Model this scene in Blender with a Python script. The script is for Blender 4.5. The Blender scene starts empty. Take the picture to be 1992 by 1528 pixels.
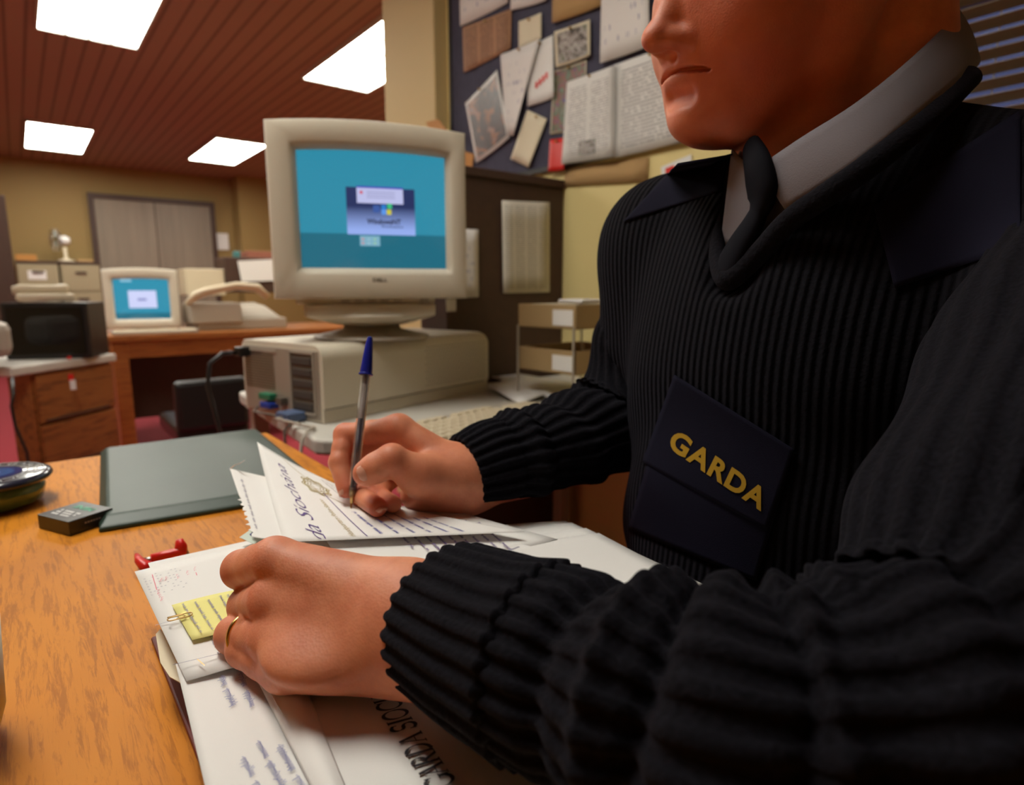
import bpy, bmesh, math, random, os
import numpy as np
from mathutils import Vector, Matrix, Quaternion
from mathutils.bvhtree import BVHTree
random.seed(7); rng = np.random.default_rng(3)
S = bpy.context.scene; COL = S.collection
QUICK = False
# ------------------------------------------------------------------ camera, light, exposure
FPX = 1200.0; HY = 563.0
PITCH = math.atan((764-HY)/FPX); YAW = math.radians(38.4); CAM = Vector((0, 0, .98))
cd = bpy.data.cameras.new('camera'); cam = bpy.data.objects.new('camera', cd); COL.objects.link(cam)
cd.lens = 20.0; cd.sensor_fit = 'HORIZONTAL'; cd.sensor_width = 20.0*1992/FPX
cd.clip_start = .01; cd.clip_end = 60
cam.location = CAM; cam.rotation_euler = (math.pi/2-PITCH, 0, -YAW)
cd.dof.use_dof = True; cd.dof.focus_distance = .39; cd.dof.aperture_fstop = 6.3
S.camera = cam
W = bpy.data.worlds.new('world'); S.world = W; W.use_nodes = True
W.node_tree.nodes['Background'].inputs[0].default_value = (.25, .3, .6, 1)
W.node_tree.nodes['Background'].inputs[1].default_value = .25
vs = S.view_settings; vs.view_transform = 'Standard'; vs.look = 'None'; vs.gamma = 1; vs.use_curve_mapping = False
vs.exposure = 0.0
LAMP = 18.5          # strength of the ceiling panels' diffusers
PANELS = [(.50, 4.1), (2.02, 4.0), (.48, 8.0), (1.98, 7.6), (-1.05, 4.1), (-.12, 1.12)]  # last panel is unseen, set off the rows to light hands and papers
# ------------------------------------------------------------------ pixel helpers (turn a point of the photo into a place in the room)
_h = Vector((math.sin(YAW), math.cos(YAW), 0)); _r = Vector((math.cos(YAW), -math.sin(YAW), 0)); _z = Vector((0, 0, 1))
_f = _h*math.cos(PITCH)-_z*math.sin(PITCH); _u = _z*math.cos(PITCH)+_h*math.sin(PITCH)
def ray(x, y): return _r*((x-996)/FPX)-_u*((y-764)/FPX)+_f
def at(x, y, t): return CAM+ray(x, y)*t
def onz(x, y, z):
    d = ray(x, y); return CAM+d*((z-CAM.z)/d.z)
def onp(x, y, ax, v):
    d = ray(x, y); return CAM+d*((v-CAM[ax])/d[ax])
def joint(prev, x, y, L, far=True):
    d = ray(x, y); o = CAM-prev; a = d.dot(d); b = 2*o.dot(d); c = o.dot(o)-L*L; D = b*b-4*a*c
    t = (-b+(1 if far else -1)*math.sqrt(max(D, 0)))/(2*a); return CAM+d*t
V = Vector
# ------------------------------------------------------------------ materials
def nmat(name):
    m = bpy.data.materials.new(name); m.use_nodes = True
    nt = m.node_tree; return m, nt, nt.nodes['Principled BSDF']
def N(nt, t, **kw):
    n = nt.nodes.new(t)
    for k, v in kw.items():
        if k[0] == '_': n.inputs[int(k[1:])].default_value = v
        else: setattr(n, k, v)
    return n
def L(nt, a, b): nt.links.new(a, b)
def pmat(name, col, rough=.5, metal=0, noise=0, nscale=40, bump=0, bscale=60, spec=.5, coat=0, trans=0, sheen=0, stretch=None, sub=0):
    m, nt, p = nmat(name)
    p.inputs['Base Color'].default_value = (*col, 1); p.inputs['Roughness'].default_value = rough
    p.inputs['Metallic'].default_value = metal; p.inputs['Specular IOR Level'].default_value = spec
    p.inputs['Coat Weight'].default_value = coat; p.inputs['Transmission Weight'].default_value = trans
    if sheen: p.inputs['Sheen Weight'].default_value = sheen; p.inputs['Sheen Roughness'].default_value = .5
    if sub:
        p.inputs['Subsurface Weight'].default_value = sub; p.inputs['Subsurface Radius'].default_value = (.012, .004, .002); p.inputs['Subsurface Scale'].default_value = .5
    tc = N(nt, 'ShaderNodeTexCoord'); mp = N(nt, 'ShaderNodeMapping'); L(nt, tc.outputs['Object'], mp.inputs[0])
    if stretch: mp.inputs['Scale'].default_value = stretch
    if noise:
        n = N(nt, 'ShaderNodeTexNoise'); n.inputs['Scale'].default_value = nscale; n.inputs['Detail'].default_value = 5
        L(nt, mp.outputs[0], n.inputs['Vector'])
        r = N(nt, 'ShaderNodeValToRGB'); c0 = [max(0, c*(1-noise)) for c in col]; c1 = [min(1, c*(1+noise)) for c in col]
        r.color_ramp.elements[0].position = .3; r.color_ramp.elements[1].position = .7
        r.color_ramp.elements[0].color = (*c0, 1); r.color_ramp.elements[1].color = (*c1, 1)
        L(nt, n.outputs['Fac'], r.inputs[0]); L(nt, r.outputs[0], p.inputs['Base Color'])
    if bump:
        n2 = N(nt, 'ShaderNodeTexNoise'); n2.inputs['Scale'].default_value = bscale; n2.inputs['Detail'].default_value = 4
        L(nt, mp.outputs[0], n2.inputs['Vector']); b = N(nt, 'ShaderNodeBump'); b.inputs['Strength'].default_value = bump; b.inputs['Distance'].default_value = .001
        L(nt, n2.outputs['Fac'], b.inputs['Height']); L(nt, b.outputs[0], p.inputs['Normal'])
    return m
def wood(name, c0, c1, scale, rough=.35, axis='Y', coat=.25):
    m, nt, p = nmat(name); tc = N(nt, 'ShaderNodeTexCoord'); mp = N(nt, 'ShaderNodeMapping'); L(nt, tc.outputs['Object'], mp.inputs[0])
    s = {'X': (.09, 1, 1), 'Y': (1, .09, 1), 'Z': (1, 1, .09)}[axis]; mp.inputs['Scale'].default_value = [a*scale for a in s]
    n = N(nt, 'ShaderNodeTexNoise'); n.inputs['Scale'].default_value = 1; n.inputs['Detail'].default_value = 8; n.inputs['Roughness'].default_value = .7; n.inputs['Distortion'].default_value = .4
    L(nt, mp.outputs[0], n.inputs['Vector'])
    r = N(nt, 'ShaderNodeValToRGB'); e = r.color_ramp.elements; e[0].position = .40; e[1].position = .50; e[0].color = (*c0, 1); e[1].color = (*c1, 1)
    L(nt, n.outputs['Fac'], r.inputs[0])
    # broad growth figure
    mp2 = N(nt, 'ShaderNodeMapping'); mp2.inputs['Scale'].default_value = [a*scale*.09 for a in {'X': (.3, 1, 1), 'Y': (1, .3, 1), 'Z': (1, 1, .3)}[axis]]
    L(nt, tc.outputs['Object'], mp2.inputs[0]); w = N(nt, 'ShaderNodeTexNoise'); w.inputs['Scale'].default_value = 1; w.inputs['Detail'].default_value = 2
    L(nt, mp2.outputs[0], w.inputs['Vector']); mx = N(nt, 'ShaderNodeMix', data_type='RGBA', blend_type='MULTIPLY'); mx.inputs[0].default_value = .55
    r2 = N(nt, 'ShaderNodeValToRGB'); e = r2.color_ramp.elements; e[0].position = .35; e[1].position = .6; e[0].color = (.72, .66, .6, 1); e[1].color = (1.0, 1.0, 1.0, 1)
    L(nt, w.outputs['Fac'], r2.inputs[0]); L(nt, r.outputs[0], mx.inputs[6]); L(nt, r2.outputs[0], mx.inputs[7]); L(nt, mx.outputs[2], p.inputs['Base Color'])
    p.inputs['Roughness'].default_value = rough; p.inputs['Specular IOR Level'].default_value = .18; p.inputs['Coat Weight'].default_value = coat; p.inputs['Coat Roughness'].default_value = .3
    b = N(nt, 'ShaderNodeBump'); b.inputs['Strength'].default_value = .15; b.inputs['Distance'].default_value = .0005
    L(nt, n.outputs['Fac'], b.inputs['Height']); L(nt, b.outputs[0], p.inputs['Normal'])
    return m
def emat(name, col, s):
    m, nt, p = nmat(name); p.inputs['Base Color'].default_value = (.02, .02, .02, 1); p.inputs['Emission Color'].default_value = (*col, 1); p.inputs['Emission Strength'].default_value = s
    p.inputs['Roughness'].default_value = .15; return m
def textmat(name, paper, ink, rows=30, cols=2, dens=.47, margin=.08):
    """printed page: rows of word-like marks in the page's own UVs"""
    m, nt, p = nmat(name); uv = N(nt, 'ShaderNodeUVMap'); sp = N(nt, 'ShaderNodeSeparateXYZ'); L(nt, uv.outputs[0], sp.inputs[0])
    def M(op, a, b=None, c=None):
        n = N(nt, 'ShaderNodeMath', operation=op)
        for i, x in enumerate((a, b, c)):
            if x is None: continue
            if isinstance(x, (int, float)): n.inputs[i].default_value = x
            else: L(nt, x, n.inputs[i])
        return n.outputs[0]
    u, v = sp.outputs[0], sp.outputs[1]; vr = M('MULTIPLY', v, rows); fr = M('FRACT', vr); fl = M('FLOOR', vr)
    line = M('MULTIPLY', M('GREATER_THAN', fr, .3), M('LESS_THAN', fr, .72))
    cb = N(nt, 'ShaderNodeCombineXYZ'); L(nt, M('MULTIPLY', u, 26), cb.inputs[0]); L(nt, M('MULTIPLY', fl, 7.3), cb.inputs[1])
    n = N(nt, 'ShaderNodeTexNoise'); n.inputs['Scale'].default_value = 1.0; n.inputs['Detail'].default_value = 1; L(nt, cb.outputs[0], n.inputs['Vector'])
    word = M('GREATER_THAN', n.outputs['Fac'], 1-dens-.05)
    mg = M('MULTIPLY', M('MULTIPLY', M('GREATER_THAN', u, margin), M('LESS_THAN', u, 1-margin)), M('MULTIPLY', M('GREATER_THAN', v, margin), M('LESS_THAN', v, 1-margin)))
    if cols > 1:
        fc = M('FRACT', M('MULTIPLY', u, cols)); mg = M('MULTIPLY', mg, M('MULTIPLY', M('GREATER_THAN', fc, .08), M('LESS_THAN', fc, .92)))
    k = M('MULTIPLY', M('MULTIPLY', line, word), mg)
    mx = N(nt, 'ShaderNodeMix', data_type='RGBA'); mx.inputs[6].default_value = (*paper, 1); mx.inputs[7].default_value = (*ink, 1); L(nt, k, mx.inputs[0]); L(nt, mx.outputs[2], p.inputs['Base Color'])
    p.inputs['Roughness'].default_value = .8; return m
def photomat(name, cols, scale=5, seed=0):
    m, nt, p = nmat(name); uv = N(nt, 'ShaderNodeUVMap'); mp = N(nt, 'ShaderNodeMapping'); mp.inputs['Location'].default_value = (seed, seed*.7, 0); L(nt, uv.outputs[0], mp.inputs[0])
    n = N(nt, 'ShaderNodeTexNoise'); n.inputs['Scale'].default_value = scale; n.inputs['Detail'].default_value = 6; n.inputs['Distortion'].default_value = 1.2; L(nt, mp.outputs[0], n.inputs['Vector'])
    r = N(nt, 'ShaderNodeValToRGB'); cr = r.color_ramp; cr.interpolation = 'LINEAR'
    k = len(cols); cr.elements[0].position = .3; cr.elements[0].color = (*cols[0], 1); cr.elements[1].position = .7; cr.elements[1].color = (*cols[-1], 1)
    for i in range(1, k-1):
        e = cr.elements.new(.3+.4*i/(k-1)); e.color = (*cols[i], 1)
    L(nt, n.outputs['Fac'], r.inputs[0]); L(nt, r.outputs[0], p.inputs['Base Color']); p.inputs['Roughness'].default_value = .35; return m
def knit(name, col, ribs=None, axis=1, period=.0065):
    """wool: fibre noise, stitch bump; optional vertical ribs in object space"""
    m, nt, p = nmat(name); tc = N(nt, 'ShaderNodeTexCoord')
    n = N(nt, 'ShaderNodeTexNoise'); n.inputs['Scale'].default_value = 420; n.inputs['Detail'].default_value = 3; L(nt, tc.outputs['Object'], n.inputs['Vector'])
    r = N(nt, 'ShaderNodeValToRGB'); r.color_ramp.elements[0].position = .35; r.color_ramp.elements[1].position = .72
    r.color_ramp.elements[0].color = (*[c*.6 for c in col], 1); r.color_ramp.elements[1].color = (*[c*1.7 for c in col], 1)
    L(nt, n.outputs['Fac'], r.inputs[0]); L(nt, r.outputs[0], p.inputs['Base Color'])
    p.inputs['Roughness'].default_value = .95; p.inputs['Specular IOR Level'].default_value = .1
    p.inputs['Sheen Weight'].default_value = .03; p.inputs['Sheen Roughness'].default_value = .6; p.inputs['Sheen Tint'].default_value = (.35, .3, .45, 1)
    b = N(nt, 'ShaderNodeBump'); b.inputs['Strength'].default_value = .6; b.inputs['Distance'].default_value = .0012
    L(nt, n.outputs['Fac'], b.inputs['Height'])
    if ribs:
        sp = N(nt, 'ShaderNodeSeparateXYZ'); L(nt, tc.outputs['Object'], sp.inputs[0])
        a = N(nt, 'ShaderNodeMath', operation='MULTIPLY'); a.inputs[1].default_value = 2*math.pi/period; L(nt, sp.outputs[axis], a.inputs[0])
        s = N(nt, 'ShaderNodeMath', operation='SINE'); L(nt, a.outputs[0], s.inputs[0])
        b2 = N(nt, 'ShaderNodeBump'); b2.inputs['Strength'].default_value = 1; b2.inputs['Distance'].default_value = .0008
        L(nt, s.outputs[0], b2.inputs['Height']); L(nt, b.outputs[0], b2.inputs['Normal']); L(nt, b2.outputs[0], p.inputs['Normal'])
    else: L(nt, b.outputs[0], p.inputs['Normal'])
    return m
M = dict(
 wall2=pmat('wall_paint_dimmed', (.30, .195, .065), .7, bump=.2, bscale=200), wall3=pmat('pier_paint', (.60, .45, .21), .7, bump=.2, bscale=200),  # wall2: dimmer light of the far end put into the paint colour
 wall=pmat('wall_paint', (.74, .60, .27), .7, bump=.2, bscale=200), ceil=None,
 carpet=pmat('carpet', (.30, .022, .035), .95, noise=.25, nscale=300, bump=.6, bscale=400),
 desk=wood('desk_wood', (.42, .14, .009), (.60, .215, .014), 230, .5, 'Y', 0),
 dwood=wood('dark_wood', (.17, .055, .018), (.30, .105, .03), 60, .45, 'X'),
 ewood=wood('edge_wood', (.24, .075, .02), (.34, .12, .03), 60, .45, 'X'),
 brown=pmat('brown_laminate', (.055, .024, .015), .55, noise=.1), paper=pmat('white_paper', (.78, .76, .74), .75),
 paper2=pmat('cream_paper', (.70, .62, .46), .75), plastic=pmat('beige_plastic', (.62, .56, .45), .5, bump=.15, bscale=900),
 plastic2=pmat('grey_plastic', (.38, .33, .27), .5), dplastic=pmat('shadow_plastic', (.10, .08, .06), .5), steel=pmat('steel', (.45, .42, .38), .3, metal=1),
 black=pmat('black_plastic', (.012, .011, .011), .35), vent=pmat('vent_dark', (.05, .04, .035), .6), white=pmat('white_laminate', (.55, .52, .47), .5),
 green=pmat('green_leatherette', (.022, .045, .033), .42, noise=.15, nscale=8, bump=.12, bscale=25),
 red=pmat('red_plastic', (.65, .015, .01), .35), redbook=pmat('red_binder', (.16, .015, .015), .5), gold=pmat('gold', (.83, .55, .16), .22, metal=1), brass=pmat('brass_wire', (.55, .36, .14), .35, metal=1),
 ink=pmat('blue_ink', (.07, .08, .33), .7), faint_ink=pmat('faint_blue_ink', (.22, .24, .48), .7), pink=pmat('pink_ink', (.75, .16, .24), .7), blackink=pmat('black_ink', (.03, .025, .03), .7), greyink=pmat('grey_ink', (.38, .36, .42), .7), purple=pmat('purple_ink', (.10, .05, .22), .7), goldink=pmat('gold_ink', (.42, .33, .14), .6),
 yellow=pmat('yellow_note', (.80, .74, .26), .75), bluecap=pmat('blue_plastic', (.01, .02, .30), .25, coat=.3), felt=pmat('blue_grey_felt', (.055, .052, .085), .95, noise=.1),
 card=pmat('brown_card', (.42, .25, .10), .8), cabinet=pmat('cabinet_paint', (.34, .28, .17), .5), door=pmat('door_paint', (.24, .19, .14), .5, noise=.12, nscale=3, stretch=(6, 1, .4)),
 tray=pmat('tray_plastic', (.40, .27, .13), .5), shirt=pmat('shirt_cotton', (.19, .175, .195), .9, spec=.2, bump=.3, bscale=900), tie=pmat('tie_cloth', (.005, .0048, .008), .85, spec=.08), twill=pmat('navy_twill', (.0062, .0056, .0145), .9, spec=.1, bump=.3, bscale=1500),
 trouser=pmat('trouser_cloth', (.012, .012, .022), .9), hair=pmat('hair', (.03, .018, .01), .6, bump=.5, bscale=300), knit=knit('wool_knit', (.0042, .0039, .0060)), knitr=knit('wool_rib', (.0027, .0025, .0041), True), letter=pmat('yellow_print', (.36, .21, .02), .8, spec=.1),
 blueplug=pmat('blue_plug', (.015, .04, .30), .4), greenplug=pmat('green_plug', (.01, .16, .08), .4), olive=pmat('green_glass', (.08, .14, .05), .1, coat=.5), phone=pmat('phone_plastic', (.62, .53, .38), .4), orange=pmat('orange_card', (.50, .22, .05), .7),
)
def ceilmat():
    m, nt, p = nmat('slatted_ceiling'); tc = N(nt, 'ShaderNodeTexCoord'); sp = N(nt, 'ShaderNodeSeparateXYZ'); L(nt, tc.outputs['Object'], sp.inputs[0])
    a = N(nt, 'ShaderNodeMath', operation='MULTIPLY'); a.inputs[1].default_value = 1/.10; L(nt, sp.outputs[0], a.inputs[0]); f = N(nt, 'ShaderNodeMath', operation='FRACT'); L(nt, a.outputs[0], f.inputs[0])
    r = N(nt, 'ShaderNodeValToRGB'); e = r.color_ramp.elements; e[0].position = 0; e[0].color = (.12, .05, .03, 1); e[1].position = .14; e[1].color = (.34, .185, .125, 1)
    x = e.new(.86); x.color = (.34, .185, .125, 1); x = e.new(1.0); x.color = (.12, .05, .03, 1)
    L(nt, f.outputs[0], r.inputs[0]); L(nt, r.outputs[0], p.inputs['Base Color']); p.inputs['Roughness'].default_value = .6; return m
M['ceil'] = ceilmat()
def skinmat():
    m, nt, p = nmat('skin'); tc = N(nt, 'ShaderNodeTexCoord')
    n = N(nt, 'ShaderNodeTexNoise'); n.inputs['Scale'].default_value = 38; n.inputs['Detail'].default_value = 6; n.inputs['Roughness'].default_value = .6; L(nt, tc.outputs['Object'], n.inputs['Vector'])
    r = N(nt, 'ShaderNodeValToRGB'); e = r.color_ramp.elements; e[0].position = .3; e[1].position = .72; e[0].color = (.56, .18, .095, 1); e[1].color = (.74, .30, .165, 1); L(nt, n.outputs['Fac'], r.inputs[0])
    at_ = N(nt, 'ShaderNodeAttribute', attribute_name='flush_shade'); mx = N(nt, 'ShaderNodeMix', data_type='RGBA'); mx.inputs[7].default_value = (.55, .10, .055, 1)
    L(nt, at_.outputs['Fac'], mx.inputs[0]); L(nt, r.outputs[0], mx.inputs[6]); L(nt, mx.outputs[2], p.inputs['Base Color'])
    p.inputs['Roughness'].default_value = .5; p.inputs['Specular IOR Level'].default_value = .35
    p.inputs['Subsurface Weight'].default_value = .25; p.inputs['Subsurface Radius'].default_value = (.010, .0035, .0018); p.inputs['Subsurface Scale'].default_value = .5
    v = N(nt, 'ShaderNodeTexVoronoi'); v.inputs['Scale'].default_value = 650; L(nt, tc.outputs['Object'], v.inputs['Vector'])
    n2 = N(nt, 'ShaderNodeTexNoise'); n2.inputs['Scale'].default_value = 120; n2.inputs['Detail'].default_value = 5; L(nt, tc.outputs['Object'], n2.inputs['Vector'])
    ad = N(nt, 'ShaderNodeMath', operation='MULTIPLY_ADD'); ad.inputs[1].default_value = 2.2; L(nt, n2.outputs['Fac'], ad.inputs[0]); L(nt, v.outputs['Distance'], ad.inputs[2])
    b = N(nt, 'ShaderNodeBump'); b.inputs['Strength'].default_value = .22; b.inputs['Distance'].default_value = .0005; L(nt, ad.outputs[0], b.inputs['Height']); L(nt, b.outputs[0], p.inputs['Normal'])
    return m
M['skin'] = skinmat(); M['nail'] = pmat('nail', (.62, .30, .21), .3, coat=.2)
# ------------------------------------------------------------------ objects
def thing(name, label, cat, loc=(0, 0, 0), rz=0, group=None):
    o = bpy.data.objects.new(name, None); COL.objects.link(o); o.location = loc; o.rotation_euler = (0, 0, rz); o.empty_display_size = .05
    o['label'] = label; o['category'] = cat
    if group: o['group'] = group
    bpy.context.view_layer.update(); return o
def tag(o, label, cat, group=None):
    o['label'] = label; o['category'] = cat
    if group: o['group'] = group
    return o
class MB:
    def __init__(s): s.v = []; s.f = []; s.m = []; s.uv = []
    def add(s, vs_, fs, mi=0, uvs=None):
        b = len(s.v); s.v += [tuple(p) for p in vs_]
        for k, f in enumerate(fs):
            s.f.append([b+i for i in f]); s.m.append(mi); s.uv.append([uvs[i] for i in f] if uvs else [(0, 0)]*len(f))
        return s
    def box(s, c, d, mi=0, rz=0, R=None):
        x, y, z = d[0]/2, d[1]/2, d[2]/2; R = R or Matrix.Rotation(rz, 3, 'Z'); c = V(c)
        p = [c+R@V((a*x, b*y, g*z)) for g in (-1, 1) for b in (-1, 1) for a in (-1, 1)]
        return s.add(p, [(0, 2, 3, 1), (4, 5, 7, 6), (0, 1, 5, 4), (2, 6, 7, 3), (0, 4, 6, 2), (1, 3, 7, 5)], mi)
    def bx(s, lo, hi, mi=0): return s.box([(a+b)/2 for a, b in zip(lo, hi)], [b-a for a, b in zip(lo, hi)], mi)
    def prism(s, poly, z0, z1, mi=0):
        n = len(poly); return s.add([(p[0], p[1], z0) for p in poly]+[(p[0], p[1], z1) for p in poly], [list(range(n))[::-1], list(range(n, 2*n))]+[(i, (i+1) % n, n+(i+1) % n, n+i) for i in range(n)], mi)
    def tube(s, path, r, seg=12, mi=0, closed=False, caps=True, sq=None):
        path = [V(p) for p in path]; n = len(path); rr = r if isinstance(r, (list, tuple)) else [r]*n; rings = []
        up = None; vs_ = []; fs = []
        for i, p in enumerate(path):
            t = (path[(i+1) % n]-path[i-1]) if closed else (path[min(i+1, n-1)]-path[max(i-1, 0)])
            t = t.normalized() if t.length > 1e-9 else V((0, 0, 1))
            if up is None: up = t.orthogonal().normalized()
            up = (up-t*up.dot(t)); up = up.normalized() if up.length > 1e-6 else t.orthogonal().normalized(); sd = t.cross(up)
            for k in range(seg):
                a = 2*math.pi*k/seg; vs_.append(p+(up*math.cos(a)+sd*math.sin(a)*(sq or 1))*rr[i])
        for i in range(n if closed else n-1):
            for k in range(seg):
                a = i*seg+k; b = i*seg+(k+1) % seg; c = ((i+1) % n)*seg+(k+1) % seg; d = ((i+1) % n)*seg+k; fs.append((a, b, c, d))
        if caps and not closed: fs.append(list(range(seg))[::-1]); fs.append([(n-1)*seg+k for k in range(seg)])
        return s.add(vs_, fs, mi)
    def cyl(s, a, b, r0, r1=None, seg=24, mi=0): return s.tube([a, b], [r0, r0 if r1 is None else r1], seg, mi)
    def lathe(s, prof, c=(0, 0, 0), seg=32, mi=0):
        vs_ = []; fs = []; n = len(prof)
        for r, z in prof:
            for k in range(seg): a = 2*math.pi*k/seg; vs_.append((c[0]+r*math.cos(a), c[1]+r*math.sin(a), c[2]+z))
        for i in range(n-1):
            for k in range(seg): fs.append((i*seg+k, i*seg+(k+1) % seg, (i+1)*seg+(k+1) % seg, (i+1)*seg+k))
        fs.append(list(range(seg))[::-1]); fs.append([(n-1)*seg+k for k in range(seg)])
        return s.add(vs_, fs, mi)
    def grid(s, fn, nu, nv, mi=0):
        vs_ = [fn(i/nu, j/nv) for j in range(nv+1) for i in range(nu+1)]; uv = [(i/nu, j/nv) for j in range(nv+1) for i in range(nu+1)]
        return s.add(vs_, [(j*(nu+1)+i, j*(nu+1)+i+1, (j+1)*(nu+1)+i+1, (j+1)*(nu+1)+i) for j in range(nv) for i in range(nu)], mi, uv)
    def build(s, name, mats, parent=None, world=False, smooth=False, bevel=0, solid=0, seg=2, angle=35, recalc=True):
        me = bpy.data.meshes.new(name)
        vs_ = s.v
        if world and parent is not None:
            iv = parent.matrix_world.inverted(); vs_ = [iv@V(p) for p in vs_]
        me.from_pydata([tuple(p) for p in vs_], [], s.f)
        mats = mats if isinstance(mats, (list, tuple)) else [mats]
        for m in mats: me.materials.append(m)
        me.polygons.foreach_set('material_index', s.m)
        uvl = me.uv_layers.new(name='UVMap'); flat = [c for f in s.uv for q in f for c in q]; uvl.data.foreach_set('uv', flat)
        if recalc:
            bm = bmesh.new(); bm.from_mesh(me); bmesh.ops.recalc_face_normals(bm, faces=bm.faces); bm.to_mesh(me); bm.free()
        if smooth: me.polygons.foreach_set('use_smooth', [True]*len(me.polygons))
        o = bpy.data.objects.new(name, me); COL.objects.link(o)
        if parent is not None: o.parent = parent
        if bevel:
            b = o.modifiers.new('bevel', 'BEVEL'); b.width = bevel; b.segments = seg; b.limit_method = 'ANGLE'; b.angle_limit = math.radians(angle); b.harden_normals = False
        if solid:
            b = o.modifiers.new('solid', 'SOLIDIFY'); b.thickness = solid; b.offset = 0
        return o
def copy_tree(o, parent=None):
    c = o.copy(); COL.objects.link(c); c.parent = parent
    for ch in [x for x in bpy.data.objects if x.parent == o]: copy_tree(ch, c)
    return c
def struct(name, mb, m, **kw):
    o = mb.build(name, m, **kw); o['kind'] = 'structure'; return o
def pxquad(pts): return [V(p) for p in pts]
def bil(q, u, v):   # q: TL, TR, BR, BL
    return (q[3]*(1-u)+q[2]*u)*(1-v)+(q[0]*(1-u)+q[1]*u)*v
# ------------------------------------------------------------------ text
def text_mb(txt, size=1.0, shear=0, ext=0, spacing=1.0, offset=0, res=3):
    cu = bpy.data.curves.new('t', 'FONT'); cu.body = txt; cu.size = size; cu.shear = shear; cu.extrude = ext; cu.space_character = spacing; cu.offset = offset; cu.resolution_u = res
    o = bpy.data.objects.new('t', cu); COL.objects.link(o); dg = bpy.context.evaluated_depsgraph_get(); me = bpy.data.meshes.new_from_object(o.evaluated_get(dg))
    vs_ = [tuple(v.co) for v in me.vertices]; fs = [list(p.vertices) for p in me.polygons]; bpy.data.objects.remove(o); bpy.data.meshes.remove(me); bpy.data.curves.remove(cu)
    xs = [v[0] for v in vs_]; ys = [v[1] for v in vs_]; return vs_, fs, (min(xs), max(xs), min(ys), max(ys))
def subdiv(vs_, fs, cuts=1):
    bm = bmesh.new(); vv = [bm.verts.new(p) for p in vs_]
    for f in fs:
        try: bm.faces.new([vv[i] for i in f])
        except ValueError: pass
    bmesh.ops.triangulate(bm, faces=bm.faces); bmesh.ops.subdivide_edges(bm, edges=bm.edges, cuts=cuts, use_grid_fill=True)
    bm.verts.ensure_lookup_table(); r = [tuple(v.co) for v in bm.verts], [[v.index for v in f.verts] for f in bm.faces]; bm.free(); return r
def stroke(mb, path, w, n, mi=0, nib=None):
    """flat pen stroke lying on a surface with normal n"""
    path = [V(p) for p in path]; L_ = []; R_ = []
    for i, p in enumerate(path):
        t = path[min(i+1, len(path)-1)]-path[max(i-1, 0)]
        if t.length < 1e-9: t = V((1, 0, 0))
        t.normalize(); s = n.cross(t).normalized(); ww = w
        if nib is not None: ww = w*(.35+1.1*abs(t.cross(nib).dot(n)))
        L_.append(p+s*ww/2); R_.append(p-s*ww/2)
    k = len(path); mb.add(L_+R_, [(i, i+1, k+i+1, k+i) for i in range(k-1)], mi)
def scribble(mb, o, ux, uy, length, h, mi, seed, w=.0004, words=None):
    """a line of hand writing from o along ux with letter height h along uy"""
    r = random.Random(seed); n = ux.cross(uy).normalized(); x = 0
    while x < length:
        wl = min(r.uniform(.006, .02)*(h/.003), length-x)
        if wl < h: break
        k = max(4, int(wl/(h*.28))); pts = []
        for i in range(k*3):
            a = i/(k*3-1); ph = a*k*math.pi; tall = 1.0 if r.random() > .15 else 1.9
            pts.append(o+ux*(x+a*wl+h*.22*math.cos(ph*2))+uy*(h*.5*(1+math.sin(ph*2)*tall*.7)))
        stroke(mb, pts, w, n, mi); x += wl+h*r.uniform(.6, 1.4)
# serif capitals as pen strokes: ('l',x0,y0,x1,y1,thick) and arcs ('a',cx,cy,rx,ry,a0,a1)
GL = {
 'G': (.78, [('a', .42, .5, .38, .5, 40, 320), ('l', .72, .05, .72, .40, 1), ('l', .56, .40, .86, .40, .35), ('l', .73, .72, .73, .98, .4)]),
 'A': (.78, [('l', .38, 1, .08, 0, .4), ('l', .38, 1, .68, 0, 1), ('l', .20, .36, .58, .36, .35), ('l', -.02, 0, .2, 0, .35), ('l', .54, 0, .82, 0, .35)]),
 'R': (.76, [('l', .16, 0, .16, 1, 1), ('a', .30, .74, .28, .25, -90, 90), ('l', .04, 1, .32, 1, .35), ('l', .16, .49, .32, .49, .35), ('l', .36, .49, .66, 0, 1), ('l', .04, 0, .30, 0, .35), ('l', .58, 0, .80, 0, .35)]),
 'D': (.80, [('l', .16, 0, .16, 1, 1), ('a', .26, .5, .44, .49, -90, 90), ('l', .04, 1, .28, 1, .35), ('l', .04, 0, .28, 0, .35)]),
 'S': (.58, [('a', .28, .745, .21, .245, 30, 270), ('a', .28, .25, .23, .25, -150, 90), ('l', .48, .74, .48, .98, .35), ('l', .05, .02, .05, .28, .35)]),
 'I': (.40, [('l', .18, 0, .18, 1, 1), ('l', .04, 1, .32, 1, .35), ('l', .04, 0, .32, 0, .35)]),
 'O': (.82, [('a', .38, .5, .35, .5, 0, 360)]),
 'C': (.74, [('a', .40, .5, .36, .5, 40, 320), ('l', .70, .72, .70, .98, .4)]),
 'H': (.84, [('l', .16, 0, .16, 1, 1), ('l', .64, 0, .64, 1, 1), ('l', .16, .5, .64, .5, .35), ('l', .04, 1, .28, 1, .35), ('l', .04, 0, .28, 0, .35), ('l', .52, 1, .76, 1, .35), ('l', .52, 0, .76, 0, .35)]),
 'Á': None, 'N': (.84, [('l', .14, 0, .14, 1, .4), ('l', .14, 1, .66, 0, 1), ('l', .66, 0, .66, 1, .4), ('l', .02, 1, .2, 1, .35), ('l', .02, 0, .28, 0, .35), ('l', .54, 1, .8, 1, .35)]), ' ': (.34, [])}
GL['Á'] = (.78, GL['A'][1]+[('l', .34, 1.08, .5, 1.25, .6)])
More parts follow.
